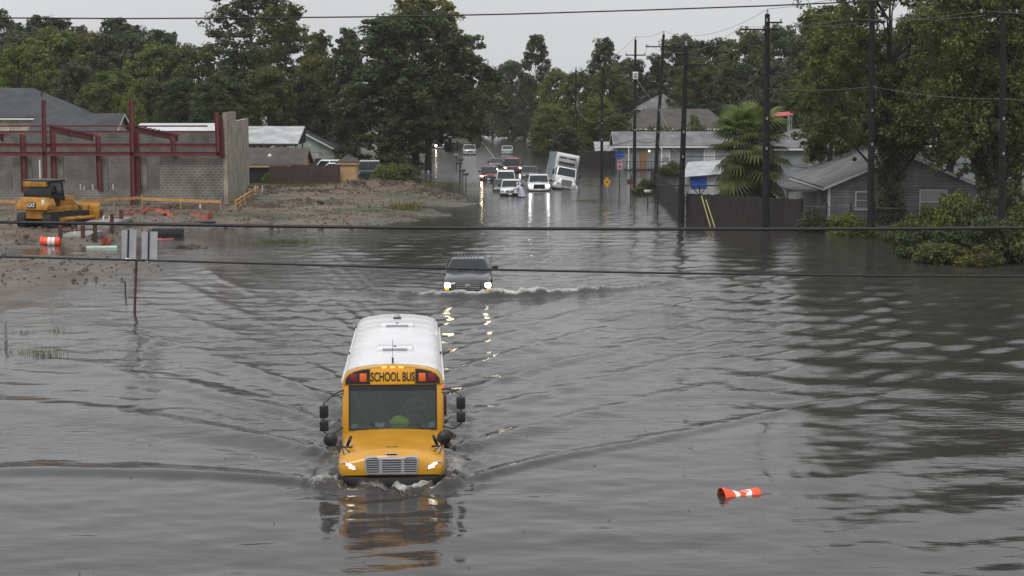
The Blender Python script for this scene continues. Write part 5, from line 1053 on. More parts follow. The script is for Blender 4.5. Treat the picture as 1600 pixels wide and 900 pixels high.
# hood: stations from the nose back, fenders flaring at the front
def hsec(y_, w_, zb_, zs_, zt_, wc):
    h_ = [(w_ * .97, zb_), (w_, zb_ + .10), (w_, zs_ - .12), (w_ * .97, zs_ - .03), (wc + (w_ - wc) * .62, zs_ + .02), (wc + .06, zs_ + (zt_ - zs_) * .55), (wc - .08, zt_ - .015), (wc * .45, zt_ + .012), (0, zt_ + .02)]
    pts = [(x, y_, z) for x, z in h_]; return pts + [(-x, y2, z) for x, y2, z in pts[::-1][1:]]
HS = [hsec(-.04, 1.10, .75, .98, 1.10, .60), hsec(.0, 1.14, .72, 1.04, 1.18, .62), hsec(.10, 1.19, .70, 1.09, 1.245, .64), hsec(.30, 1.225, .70, 1.125, 1.285, .67), hsec(.8, 1.225, .70, 1.15, 1.31, .74), hsec(1.5, 1.20, .70, 1.17, 1.335, .86), hsec(2.16, 1.18, .70, 1.22, 1.355, .98)]
hd = MB().loft(HS).build('hood', YB, bus, smooth=True, ang=50)
MB().box((0, .42, 1.315), (.26, .12, .045)).build('hood_latch', YB, hd, bevel=.02); MB().box((0, .35, 1.305), (.24, .02, .02)).build('latch_shadow_gap', M['black'], hd)
em = MB().box((0, .02, 1.215), (.3, .04, .06)).build('emblem', M['chrome'], hd, bevel=.02); MB().box((0, -.003, 1.215), (.22, .012, .03)).build('emblem_inlay', M['black'], em)
gp = [(-.55, .76), (.55, .76), (.60, .82), (.615, 1.12), (.58, 1.18), (.36, 1.185), (.30, 1.155), (-.30, 1.155), (-.36, 1.185), (-.58, 1.18), (-.615, 1.12), (-.60, .82)]
gf = MB().loft([[(x, -.075, z) for x, z in gp], [(x, .02, z) for x, z in gp]]).build('grille', M['alu'], bus, bevel=.015, seg=2)
gi = [(x * .93, .965 + (z - .965) * .86) for x, z in gp]; MB().loft([[(x, -.082, z) for x, z in gi], [(x, -.06, z) for x, z in gi]]).build('grille_mesh', M['black'], gf)
for i in range(7): MB().box((0, -.095, .805 + i * .053), (1.13, .03, .021)).build('slat', M['alu'], gf)
for x_ in (-.25, .25): MB().box((x_, -.088, .965), (.07, .02, .36)).build('grille_bar', M['alu'], gf)
for s in (-1, 1):
    o = MB(); hp = [(s * .80, .86), (s * 1.10, .93), (s * 1.15, 1.0), (s * 1.13, 1.06), (s * .98, 1.04), (s * .82, .95)]
    hq = lambda x: -.07 + max(0, abs(x) - .85) * .28
    hl_ = o.loft([[(x, hq(x), z) for x, z in hp], [(x, .1, z) for x, z in hp]]).build('headlight', M['headoff'], bus, bevel=.01)
    ip = [(s * .83, .89), (s * 1.03, .935), (s * 1.03, 1.02), (s * .97, 1.02), (s * .85, .95)]; MB().loft([[(x, hq(x) - .006, z) for x, z in ip], [(x, hq(x) + .03, z) for x, z in ip]]).build('lamp', M['headbus'], hl_)
    ip = [(s * 1.045, .94), (s * 1.10, .955), (s * 1.125, 1.0), (s * 1.11, 1.04), (s * 1.045, 1.03)]; MB().loft([[(x, hq(x) - .006, z) for x, z in ip], [(x, hq(x) + .03, z) for x, z in ip]]).build('indicator', M['amber'], hl_)
# bumper, slightly bowed
bp2 = [(-1.24, .34), (-1.23, .10), (-.95, -.06), (-.4, -.13), (.4, -.13), (.95, -.06), (1.23, .10), (1.24, .34), (1.05, .34), (.9, .12), (-.9, .12), (-1.05, .34)]
bz = lambda x: .735 - .05 * (1 - (x / 1.24) ** 2)
MB().loft([[(x, y_, .38) for x, y_ in bp2], [(x, y_, bz(x)) for x, y_ in bp2]]).build('bumper', M['black'], bus, bevel=.02)
for s in (-1, 1):   # mirrors: two flat on a looped arm, one round crossview on a tripod
    xo = s * 1.62; dz_ = 0 if s > 0 else -.18
    MB().path([(s * 1.18, 2.24, 2.30), (s * 1.42, 1.9, 2.34 + dz_ * .5), (xo, 1.75, 2.25 + dz_), (xo, 1.75, 1.55 + dz_), (s * 1.45, 1.8, 1.42 + dz_ * .6), (s * 1.2, 2.1, 1.42)], .018, 7).build('mirror_arm', M['black'], bus)
    MB().path([(s * 1.18, 2.24, 2.22), (s * 1.42, 1.9, 2.30 + dz_ * .5)], .014, 6).build('mirror_brace', M['black'], bus)
    for z_, h_ in ((2.06, .30), (1.72, .27)): MB().box((xo, 1.74, z_ + dz_), (.21, .09, h_), Euler((0, 0, R(-8 * s)))).build('flat_mirror', M['black'], bus, bevel=.035, seg=3)
    cx_, cz_ = s * 1.2, 1.42 + dz_ * .1
    if s < 0: cx_ = -1.42
    MB().ell((cx_, .78, cz_), (.165, .10, .165), 16, 10).build('crossview_mirror', M['black'], bus, smooth=True)
    MB().path([(cx_, .82, cz_ - .12), (s * 1.1, .72, 1.24), (s * .92, .8, 1.22)], .02, 6).build('mirror_strut', M['black'], bus)
    for ex, ey in ((s * .86, .32), (s * 1.08, .35)): MB().path([(s * 1.18, .74, 1.30), (ex, ey, 1.11)], .013, 6).build('mirror_strut', M['black'], bus)
    MB().box((s * 1.0, .95, 1.33), (.07, .2, .2), Euler((R(20), R(-25 * s), 0))).build('mirror_mount', M['black'], bus, bevel=.02)
MB().box((1.27, 3.1, 1.75), (.06, .1, .5)).build('stop_arm', M['redlens'], bus, bevel=.01)
wheels(bus, 2.36, (1.1, 8.9), .5)
# ------------------------------------------------------------------ utility poles and wires
M['pole'] = mat('creosote_pole', (.0075, .007, .0072), .9, 0, .35, 2, .3, stretch=(5, 5, .5)); M['insul'] = mat('insulator', (.32, .33, .35), .3, 0, .1, 6); M['wire'] = mat('black_cable', (.012, .012, .012), .6, 0, 0); M['wire_grey'] = mat('bare_conductor', (.16, .165, .17), .4, .5, .1, 2)
GPOLE = 'utility poles along the flooded street'
POLE = {}
def pole(key, px, base_py, top_px, top_py, label, r0=.17, arms=(), xf=False, group=None, Y=None):
    b = P(px, base_py) if Y is None else Vector((D(px, 200, Y).x, Y, 0)); t = D(top_px, top_py, b.y)
    p = thing('utility_pole', label, 'utility pole', (b.x, b.y, -.9), 0, group)
    ax = t - b; H_ = t.z + .9
    MB().path([(0, 0, -.2), (ax.x * .5, 0, H_ * .5), (ax.x, 0, H_)], [r0 * 1.15, r0, r0 * .72], 10).build('shaft', M['pole'], p)
    POLE[key] = (Vector((b.x, b.y, 0)), t)
    for dz_, L_, off in arms:
        z_ = H_ - dz_; x_ = ax.x * z_ / H_; a = MB().box((x_ + off, -.16, z_), (L_, .09, .11)).build('crossarm', M['pole'], p)
        for e_ in (-1, 1): MB().lathe([(.05, 0), (.075, .06), (.04, .1), (.07, .15), (.03, .2)], (x_ + off + e_ * (L_ / 2 - .1), -.16, z_ + .05), n=8).build('insulator', M['insul'], a)
    MB().lathe([(.05, 0), (.08, .1), (.05, .18), (.075, .28), (.03, .36)], (ax.x, 0, H_ - .02), n=8).build('top_insulator', M['insul'], p)
    if xf:
        MB().lathe([(.24, 0), (.26, .06), (.26, .75), (.2, .82)], (ax.x * .8 + .42, -.05, H_ * xf), n=14).build('transformer', M['galv'], p)
    for z_ in (H_ * .55, H_ * .42): MB().box((ax.x * z_ / H_, -r0 - .02, z_), (.1, .1, .16)).build('cable_clamp', M['galv'], p)
    return p
pole('a', 820, 0, 820, 118, 'farthest thin pole among the trees beside the road', .13, (), Y=300)
pole('b', 847, 0, 848, 114, 'thin far pole with slack cables beside the road trees', .14, ((.6, 1.6, 0),), Y=262)
pole('c', 869, 0, 869, 155, 'short far pole between two taller ones', .13, (), Y=248)
pole('d', 899, 0, 900, 108, 'bare tall pole behind the tilted box truck', .16, (), Y=212)
pole('e', 940, 286, 941, 104, 'straight pole standing in open water beside the diamond sign', .15, ((.9, .0, 0),)[:0])
p = pole('f', 991, 290, 993, 62, 'pole with crossarm and white meter box behind the stop sign', .155, ((1.5, 2.0, 0),))
zb_ = D(992, 118, POLE['f'][1].y).z + .9; MB().box((0, -.28, zb_), (.52, .2, .72)).build('fuse_box', M['white'], p, bevel=.02)
for x_ in (-.14, 0, .14): MB().box((x_, -.39, zb_), (.06, .02, .5)).build('fuse', M['black'], p)
pole('g', 1022, 300, 1037, 54, 'leaning pole with crossarm rising from the fence corner', .17, ((1.1, 2.2, -.5),))
pole('h', 1063, 348, 1072, 72, 'dark pole at the corner of the board fence', .19, ((1.3, 2.4, .3),))
pole('i', 1196, 360, 1199, 22, 'tall dark pole in front of the palm', .23, ((1.0, 2.6, -.5), (.55, 1.1, .4)))
pole('j', 1361, 371, 1363, -12, 'tall dark pole before the grey gable house window', .20, ((1.8, 2.2, -.3),))
pole('k', 1566, 390, 1568, -6, 'dark pole rising from the undergrowth by the leaning ivy-draped tree', .18, ((1.0, 2.2, -.3),))
def wire(name, label, pts, sag, r, m, group=None):
    out = []
    for a, b in zip(pts[:-1], pts[1:]):
        a, b = Vector(a), Vector(b); n = 12
        for k in range(n + (b == Vector(pts[-1]))): t = k / n; q = a.lerp(b, t); q.z -= sag * 4 * t * (1 - t) * min(1.4, (b - a).length / 40); out.append(q)
    o = MB().path(out, r, 5).build(name, m, None, smooth=True); return tag(o, label, 'cable', group)
def tp_(k, dz=0, dx=0): q = POLE[k][1]; return Vector((q.x + dx, q.y - .16, q.z + dz))
def fr_(k, f, dx=0): b, t = POLE[k]; q = b.lerp(t, f); return Vector((q.x + dx, q.y - .2, q.z))
far_ = Vector((60, 92, 15.0)); far2 = Vector((60, 92, 8.6))
wire('power_line', 'thin top conductor strung over the tops of the street poles', [tp_('b', .3), tp_('d', .3), tp_('f', .32), tp_('g', .32), tp_('i', .32), tp_('j', .2), tp_('k', .2), far_], .9, .014, M['wire_grey'])
wire('power_line', 'conductor running along the crossarm tips of the tall poles', [tp_('f', -1.3, .9), tp_('g', -.9, -1.5), tp_('i', -.8, -1.7), tp_('j', -1.6, -1.3), tp_('k', -.8, -1.3), far_ - Vector((0, 0, 1))], 1.1, .014, M['wire_grey'])
wire('power_line', 'conductor from the second crossarm over the leafy bank', [tp_('h', -1.1, 1.3), tp_('i', -.8, .7), tp_('j', -1.6, .7), tp_('k', -.8, .7), far_ - Vector((0, 0, 1.2))], 1.0, .014, M['wire_grey'])
wire('phone_cable', 'slack phone cable looping between the far street poles', [fr_('b', .58), fr_('c', .9), fr_('d', .62), fr_('e', .55), fr_('f', .52)], .9, .018, M['wire_grey'])
wire('phone_cable', 'lower phone cable from the far poles to the leaning pole', [fr_('c', .35), fr_('d', .36), fr_('e', .32), fr_('f', .32), fr_('g', .33), fr_('h', .36)], 1.0, .024, M['wire'])
wire('phone_cable', 'pale cable drooping between the leaning pole and the fence corner pole', [fr_('f', .75), fr_('g', .55), fr_('h', .52)], 1.1, .018, M['wire_grey'])
wire('phone_cable', 'second pale cable drooping beside the leaning pole', [fr_('g', .53), fr_('h', .40)], 1.3, .016, M['wire_grey'])
wire('phone_cable', 'pale cable crossing the leaves between the tall dark poles', [fr_('h', .6), fr_('i', .66), fr_('j', .62), fr_('k', .60), far2], .9, .015, M['wire_grey'])
wire('phone_cable', 'low cable running past the palm to the house roofs', [fr_('h', .38), fr_('i', .37), D(1262, 263, 120)], .7, .022, M['wire'])
# lines crossing in front of the camera, on poles outside the picture
YN = 24.0
def near(pts, r, label):
    q = [D(a, b, YN) for a, b in pts]; q = [Vector((-21, YN, q[0].z + (q[0].z - q[1].z) * (q[0].x + 21) / (q[1].x - q[0].x)))] + q + [Vector((21, YN, q[-1].z + (q[-1].z - q[-2].z) * (21 - q[-1].x) / (q[-1].x - q[-2].x)))]
    o = MB().path(q, r, 8).build('overhead_cable', M['wire'], None, smooth=True); return tag(o, label, 'cable')
near([(0, 28), (200, 29), (400, 28), (600, 26), (800, 22), (1000, 16), (1200, 9), (1400, 0)], .010, 'thin power line crossing the sky above the trees')
near([(0, 347), (200, 350), (400, 353), (600, 355.5), (800, 357), (1000, 358), (1200, 358), (1400, 357.5), (1600, 356)], .024, 'thick black cable stretched over the water above the pickup')
near([(0, 401), (200, 406), (400, 411.5), (600, 417), (800, 422), (1000, 426), (1200, 429), (1400, 431), (1600, 432)], .016, 'thinner black cable stretched just across the black pickup windshield')
for s in (-1, 1):
    p = thing('utility_pole', 'roadside pole carrying the overhead cables', 'utility pole', (s * 21.2, YN, -.9), 0, 'poles of the overhead crossing'); MB().path([(0, 0, -.3), (0, 0, 7), (0, 0, 13)], [.2, .17, .13], 10).build('shaft', M['pole'], p)

# ------------------------------------------------------------------ road furniture
q = P(211, 487); p = thing('twin_sign_post', 'two grey sign backs on one leaning metal post in the shallows', 'road sign', (q.x, q.y, -.5))
k_ = q.y / FPX
def lp(px, py, dy=0): v = D(px, py, q.y); return (v.x - q.x, dy, v.z + .5)
MB().path([lp(210, 500), lp(213, 408)], [.055, .05], 8).build('post', M['rust'], p)
MB().path([lp(196, 404, -.02), lp(232, 409, -.02)], .035, 6).build('cross_bar', M['galv'], p)
for a, b, c_, d_ in ((190, 213, 360, 407), (221, 246, 362, 409)):
    MB().loft([[lp(a, c_, .03), lp(b, c_, .03), lp(b - 1, d_, .03), lp(a, d_, .03)], [lp(a, c_, .045), lp(b, c_, .045), lp(b - 1, d_, .045), lp(a, d_, .045)]]).build('sign_panel', mat('sign_back_alu', (.42, .43, .45), .45, .3, .12, 3), p)
    MB().path([lp((a + b) / 2 - 1, c_ - 1), lp((a + b) / 2 - 2, d_ + 2)], .032, 6).build('upright', M['pole'], p)
def stake(px, py, top, r, label, m='galv', name='stake'):
    q = P(px, py); t = D(px, top, q.y); o = MB().path([(0, 0, -.4), (0, 0, t.z)], [r, r * .9], 8).build(name, M[m], None); o.location = (q.x, q.y, 0); return tag(o, label, 'stake')
stake(9, 532, 500, .07, 'short thick grey post standing in the shallows'); stake(196, 462, 440, .035, 'thin dark stake beside the twin sign post', 'rust')
# stop sign with street names
q = P(968, 300); p = thing('stop_sign', 'red stop sign under blue street name blades in the flood', 'road sign', (q.x, q.y, -.5))
MB().tube((0, 0, -.2), (-.05, 0, D(968, 236, q.y).z + .5), .045, n=8).build('post', M['black'], p)
zz = D(968, 257, q.y).z + .5; oc = [(.36 * math.cos(R(22.5 + 45 * i)) * .62, .44 * math.sin(R(22.5 + 45 * i))) for i in range(8)]
sp_ = MB().prism([(x, z + zz) for x, z in oc], 'y', -.09, -.075).build('stop_plate', M['white'], p); MB().prism([(x * .88, z * .9 + zz) for x, z in oc], 'y', -.1, -.088).build('red_face', mat('stop_red', (.42, .012, .03), .4, 0, .05, 3), sp_)
text('lettering', 'STOP', .26, M['white'], sp_, (0, -.103, zz), sx=.62, bold=.005)
for i, (dx, wz, z_) in enumerate(((-.05, .95, D(968, 244, q.y).z + .5), (.0, .8, D(968, 239, q.y).z + .5))):
    MB().box((dx, -.07 + i * .02, z_), (wz, .015, .24), Euler((0, 0, R(-12 if i == 0 else 25)))).build('street_name_blade', mat('street_blue', (.01, .05, .28), .4, 0, .05, 3), p)
for (a0, b0), (a1, b1), lb in (((1110, 352), (1096, 306), 'yellow guy wire guard leaning on the dark fence, closer to the corner pole'), ((1117, 353), (1103, 312), 'yellow guy wire guard leaning on the dark fence, farther from the corner pole')):
    q0 = P(a0, b0); q0.y -= .7; q1 = D(a1, b1, q0.y + .55); o = MB().path([q0 - Vector((0, 0, .3)), q1], [.035, .035], 8).build('guy_wire_guard', mat('guard_yellow', (.55, .50, .22), .5), None); tag(o, lb, 'guy guard')
q = P(951, 314); p = thing('diamond_sign', 'yellow diamond warning sign tilted on a thin post in the water', 'road sign', (q.x, q.y, -.5), rot=Euler((0, R(-4), 0)))
zz = D(948, 284, q.y).z + .5; MB().tube((0, 0, -.2), (0, 0, zz + .3), .028, n=8).build('post', M['galv'], p)
MB().prism([(0, zz - .52), (.31, zz), (0, zz + .45), (-.31, zz)], 'y', -.045, -.03).build('sign_plate', mat('warning_yellow', (.62, .27, .015), .45, 0, .1, 4), p)
MB().prism([(-.12, zz - .06), (.12, zz - .06), (.12, zz + .04), (-.12, zz + .04)], 'y', -.05, -.044).build('symbol', M['black'], p)
# small red sign by the shrub
q = P(985, 312); p = thing('red_yard_sign', 'small dark red board nailed to a stake beside the drowned shrub', 'sign', (q.x, q.y, -.5)); zz = D(986, 284, q.y).z + .5
MB().tube((0, 0, -.2), (.05, 0, zz + .5), .06, n=6).build('stake', M['wood_dark'], p); MB().box((0, -.07, zz), (.6, .03, .42)).build('board', mat('dull_red_board', (.10, .02, .018), .7), p)
def mailbox(px, py, top, label, col_='black', group=None):
    q = P(px, py); z_ = D(px, top, q.y).z + .5; p = thing('mailbox', label, 'mailbox', (q.x, q.y, -.5), 0, group)
    MB().b2(-.05, .05, -.05, .05, -.2, z_).build('post', M['wood_dark'], p)
    a = [(-.1, 0), (.1, 0), (.1, .14), (.07, .2), (0, .23), (-.07, .2), (-.1, .14)]
    MB().prism([(x, z + z_) for x, z in a], 'x', -.3, .28).build('box', M[col_], p, bevel=.01)
    MB().box((.2, -.12, z_ + .2), (.03, .02, .14)).build('flag', M['redlens'], p); return p
GM = 'dark mailboxes beside the flooded street'
for px, py, tp2 in ((728, 293, 274), (723, 288, 268), (718, 283, 256), (720, 276, 251)): mailbox(px, py, tp2, 'dark mailbox on a post in the row by the mud spit', 'black', GM)
mailbox(713, 262, 243, 'white mailbox beyond the row of dark mailboxes', 'white'); mailbox(1012, 320, 301, 'grey mailbox on a pale post beside the drowned shrub', 'galv')
q = P(669, 276); p = thing('fire_hydrant', 'white-capped fire hydrant in the shallows under the oak', 'hydrant', (q.x, q.y, -.25)); MB().lathe([(.14, 0), (.12, .1), (.12, .55), (.15, .6), (.14, .7)], n=12).build('barrel', M['galv'], p, smooth=True); MB().lathe([(.15, .7), (.13, .82), (.05, .92), (.03, .97)], n=12).build('bonnet', M['white'], p, smooth=True)
for s in (-1, 1): MB().lathe([(.06, 0), (.07, .08), (.04, .1)], (s * .1, 0, .5), 'x', 10).build('nozzle_cap', M['white'], p)
# far median kerb showing above the water
mk = MB(); pts = [P(751, 221), P(757, 227), P(764, 236), P(774, 250)]
for a, b in zip(pts[:-1], pts[1:]):
    n = Vector((1, -.05, 0)); mk.loft([[a - n * .15 + Vector((0, 0, -.4)), a + n * .15 + Vector((0, 0, -.4)), a + n * .12 + Vector((0, 0, .1)), a - n * .12 + Vector((0, 0, .1))], [b - n * .15 + Vector((0, 0, -.4)), b + n * .15 + Vector((0, 0, -.4)), b + n * .12 + Vector((0, 0, .06)), b - n * .12 + Vector((0, 0, .06))]])
tag(mk.build('kerb', mat('wet_dark_kerb', (.07, .068, .065), .4), None), 'concrete kerb of the far lane just above the water', kind='structure')

# ------------------------------------------------------------------ traffic drums
def drum(name, label, loc, rot, crush=0.0, s=1.0):
    p = thing(name, label, 'traffic drum', loc, rot=rot); prof = [(.20, .0), (.21, .03), (.23, .05), (.235, .22), (.225, .24), (.235, .42), (.225, .44), (.245, .62), (.235, .64), (.255, .82), (.245, .86), (.29, .88), (.29, .98)]
    def sh(ring, z):
        f = crush * math.exp(-((z - .45) / .24) ** 2); return [(x * (1 - .2 * f), y * (1 - .62 * f) + .06 * f, zz + .05 * f * math.sin(3 * math.atan2(y, x) + 4 * z)) for x, y, zz in ring]
    def seg(a, b, name_, m, grow=1.0):
        zs_ = np.linspace(a, b, 7); rr = []
        for z in zs_:
            r = np.interp(z, [q[1] for q in prof], [q[0] for q in prof]) * grow; rr.append(sh([(r * math.cos(6.283 * j / 20), r * math.sin(6.283 * j / 20), z) for j in range(20)], z))
        MB().loft(rr, cap=False).build(name_, m, p, smooth=True)
    rings = [sh([(r * math.cos(6.283 * j / 20), r * math.sin(6.283 * j / 20), z) for j in range(20)], z) for r, z in prof]
    MB().loft(rings, cap=False).build('shell', M['orange'], p, smooth=True, ang=30); MB().lathe([(.02, .02), (.2, .021)], n=20, cap=False).build('lid', M['orange'], p)
    seg(.25, .41, 'reflective_band', M['reflect'], 1.03); seg(.45, .61, 'reflective_band', M['reflect'], 1.03) if crush == 0 else seg(.58, .70, 'reflective_band', M['reflect'], 1.03)
    p.scale = (s * (.88 if crush else 1), s * (.88 if crush else 1), s); return p
q = P(1120, 772); drum('crushed_traffic_drum', 'crushed orange and white traffic drum floating alone in open water', (q.x + .95, q.y + .1, -.06), Euler((R(90), R(6), R(-90 + 17)), 'XYZ'), .95, .93)
q = P(64, 383); drum('traffic_drum', 'orange and white traffic drum lying on the mud by the steel posts', (q.x + 1.15, q.y, gz(q.x, q.y) + .24), Euler((R(90), 0, R(-90 + 4)), 'XYZ'), 0, 1.15)

# ------------------------------------------------------------------ person in a pale poncho pushing the compact pickup
q = P(812, 308); zg_ = gz(q.x, q.y); pe = thing('person', 'person in a pale lilac rain poncho bending beside the white compact pickup', 'person', (q.x + .15, q.y - .3, zg_), R(6))
pts = [(0, 0, .92), (-.10, 0, 1.12), (-.26, 0, 1.36), (-.33, 0, 1.46), (-.38, 0, 1.56),
       (-.25, .2, 1.38), (-.46, .24, 1.20), (-.68, .2, 1.14), (-.25, -.2, 1.38), (-.42, -.26, 1.14), (-.64, -.2, 1.10),
       (.02, .11, .88), (-.06, .12, .5), (.10, .12, .1), (.02, -.11, .88), (.10, -.13, .5), (.26, -.13, .1), (-.04, .13, .04), (.12, -.14, .04)]
skinfig('body', pts, [(0, 1), (1, 2), (2, 3), (3, 4), (2, 5), (5, 6), (6, 7), (2, 8), (8, 9), (9, 10), (0, 11), (11, 12), (12, 13), (0, 14), (14, 15), (15, 16), (13, 17), (16, 18)],
        [.15, .145, .15, .06, .055, .08, .055, .042, .08, .055, .042, .11, .075, .05, .11, .075, .05, .045, .045], mat('dark_trousers', (.03, .032, .04), .8), pe)
MB().ell((-.40, 0, 1.62), (.095, .085, .12), 12, 9).build('head', sk, pe, smooth=True)
MB().ell((-.475, 0, 1.61), (.02, .018, .03), 6, 5).build('nose', sk, pe, smooth=True)
for s in (-1, 1):
    hx, hy, hz = (-.71, .2, 1.13) if s > 0 else (-.67, -.2, 1.09)
    MB().ell((hx, hy, hz), (.05, .042, .022), 8, 6).build('palm', sk, pe, smooth=True)
    for k in range(4): MB().path([(hx - .035, hy - .032 + k * .021, hz), (hx - .085 - .008 * (k in (1, 2)), hy - .034 + k * .022, hz - .008), (hx - .105 - .01 * (k in (1, 2)), hy - .034 + k * .022, hz - .03)], [.011, .010, .008], 6).build('finger', sk, pe)
    MB().path([(hx, hy - s * .04, hz), (hx - .05, hy - s * .068, hz - .01)], [.012, .009], 6).build('thumb', sk, pe)
lil = mat('lilac_poncho', (.52, .49, .60), .45, 0, .15, 4)
rg = []; g = random.Random(2)
for cx_, z_, rx, ry in ((-.33, 1.50, .10, .11), (-.27, 1.43, .2, .25), (-.17, 1.25, .26, .30), (-.06, 1.0, .27, .32), (.02, .75, .30, .34), (.05, .52, .33, .36)):
    rg.append([(cx_ + (rx + .03 * math.sin(7 * a + z_ * 3) * (1.5 - z_)) * math.cos(a), (ry + .03 * math.sin(6 * a) * (1.5 - z_)) * math.sin(a), z_ + .03 * math.sin(5 * a) * (z_ < .6)) for a in [k * math.pi / 12 for k in range(24)]])
MB().loft(rg, cap=False).build('poncho', lil, pe, smooth=True, ang=80)
for s in (-1, 1): MB().path([(-.25, s * .22, 1.38), (-.44, s * .26, 1.2), (-.60, s * .21, 1.14)], [.11, .10, .085], 10).build('sleeve', lil, pe, smooth=True)
MB().ell((-.37, 0, 1.63), (.115, .11, .135), 12, 9).build('hood', lil, pe, smooth=True)

# ------------------------------------------------------------------ bulldozer
YD = M['dozer'] = mat('dozer_yellow', (.38, .175, .018), .55, 0, .4, 1.8, detail=8)
q = P(52, 357, .3); dz = thing('bulldozer', 'yellow tracked bulldozer parked in the mud by the block building', 'bulldozer', (q.x, q.y, gz(q.x, q.y) + .02), R(-23)); dz.scale = (1.08, 1.08, 1.05)
# local: rear at y=0 facing the camera side, nose to +y
for s in (-1, 1):
    tk_ = []
    n = 28
    for k in range(n):
        a = 2 * math.pi * k / n; y_ = 1.9 + 1.45 * max(-1, min(1, 1.35 * math.cos(a))) + .38 * math.cos(a); z_ = .45 + .43 * max(-1, min(1, 1.5 * math.sin(a))); tk_.append((y_, z_))
    tr_ = MB().prism(tk_, 'x', s * .95 - .28, s * .95 + .28).build('track', M['rubber'], dz)
    for k in range(n):
        y_, z_ = tk_[k]; y2, z2 = tk_[(k + 1) % n]; a = math.atan2(z2 - z_, y2 - y_); MB().box((s * .95, (y_ + y2) / 2, (z_ + z2) / 2), (.6, .18, .09), Euler((a, 0, 0))).build('track_shoe', M['black'], tr_)
    MB().b2(s * .95 - .3, s * .95 + .3, .9, 3.0, .35, .62).build('track_frame', YD, tr_)
    for k in range(5): MB().lathe([(.16, -.31), (.17, .31)], (s * .95, .9 + k * .5, .25), 'x', 12).build('roller', M['black'], tr_)
MB().b2(-.62, .62, .1, 3.2, .55, 1.25).build('chassis', YD, dz, bevel=.05)
ft = MB().loft([[(-1.1, -.12, 1.12), (1.1, -.12, 1.12), (1.1, .75, 1.12), (-1.1, .75, 1.12)], [(-1.2, -.05, 1.45), (1.2, -.05, 1.45), (1.15, .75, 1.45), (-1.15, .75, 1.45)], [(-.95, .1, 1.88), (.95, .1, 1.88), (.95, .75, 1.88), (-.95, .75, 1.88)]]).build('fuel_tank', YD, dz, bevel=.05)
MB().box((.0, -.10, 1.40), (.62, .05, .34)).build('badge', M['black'], ft); text('lettering', 'CAT', .30, M['white'], ft, (0, -.132, 1.40), sx=.95, bold=.012)
MB().box((.80, .0, 1.62), (.22, .06, .3)).build('decal', M['reflect'], ft)
MB().loft([[(-.98, .4, 1.85), (.98, .4, 1.85), (.98, 1.85, 1.6), (-.98, 1.85, 1.6)], [(-.9, .5, 2.8), (.9, .5, 2.8), (.9, 1.65, 2.8), (-.9, 1.65, 2.8)]]).build('cab', M['glass_dark'], dz, bevel=.02)
for x_ in (-.97, .97):
    for y_ in (.45, 1.75): MB().path([(x_, y_, 1.7), (x_ * .92, .6 if y_ < 1 else 1.62, 2.78)], .05, 6).build('cab_post', M['black'], dz)
MB().b2(-1.02, 1.02, .3, 1.85, 2.79, 2.95).build('cab_roof', M['black'], dz, bevel=.04); MB().b2(-.85, .85, .2, .46, 2.52, 2.84).build('air_conditioner', YD, dz, bevel=.04)
MB().loft([[(-.55, 1.85, 1.2), (.55, 1.85, 1.2), (.5, 3.5, 1.2), (-.5, 3.5, 1.2)], [(-.55, 1.85, 2.0), (.55, 1.85, 2.0), (.48, 3.5, 1.75), (-.48, 3.5, 1.75)]]).build('engine_hood', YD, dz, bevel=.05)
MB().tube((.25, 2.3, 1.9), (.25, 2.3, 2.7), .07).build('exhaust_stack', M['black'], dz)
bl2 = [(4.15, .15), (4.05, .45), (4.02, .8), (4.08, 1.15), (4.2, 1.35), (4.26, 1.33), (4.14, 1.1), (4.09, .8), (4.12, .45), (4.25, .12)]
MB().prism(bl2, 'x', -1.75, 1.75).build('blade', YD, dz)
for x_ in (-1.0, -.35, .35, 1.0): MB().box((x_, 3.98, .72), (.08, .12, 1.0)).build('blade_rib', YD, dz)
for s in (-1, 1): MB().path([(s * 1.28, 1.4, .5), (s * 1.3, 4.05, .45)], .11, 8).build('push_arm', YD, dz); MB().path([(s * .45, 3.2, 1.6), (s * .5, 4.05, .95)], .05, 8).build('lift_cylinder', M['chrome'], dz)

# ------------------------------------------------------------------ construction clutter
def G(px, py):
    q = P(px, py); 
    for _ in range(4): q = P(px, py, gz(q.x, q.y))
    return q
# batter board rail along the wall
p = thing('batter_board_rail', 'long yellow lumber rail on short stakes in front of the block wall', 'timber rail', (0, 0, 0))
for a, b in ((-70, 24), (84, 222), (222, 345)):
    A, B = G(a, 331), G(b, 330); zt_ = .95
    MB().loft([[A + Vector((0, 0, zt_ - A.z - .05)), A + Vector((0, .05, zt_ - A.z - .05)), A + Vector((0, .05, zt_ - A.z + .16)), A + Vector((0, 0, zt_ - A.z + .16))], [B + Vector((0, 0, zt_ - B.z - .05)), B + Vector((0, .05, zt_ - B.z - .05)), B + Vector((0, .05, zt_ - B.z + .16)), B + Vector((0, 0, zt_ - B.z + .16))]]).build('rail', M['lumber'], p)
    n = max(2, int((b - a) / 46)); 
    for k in range(n + 1): q = A.lerp(B, k / n); MB().b2(q.x - .03, q.x + .03, q.y + .05, q.y + .11, q.z - .3, zt_ + .32).build('stake', M['lumber'], p)
p = thing('timber_trestle', 'low yellow lumber trestle at the foot of the block end wall', 'timber rail', (0, 0, 0)); A, B = G(368, 330), G(403, 306)
for z_ in (.45, .75): MB().tube(A + Vector((0, 0, z_)), B + Vector((0, 0, z_)), .07, n=4).build('rail', M['lumber'], p)
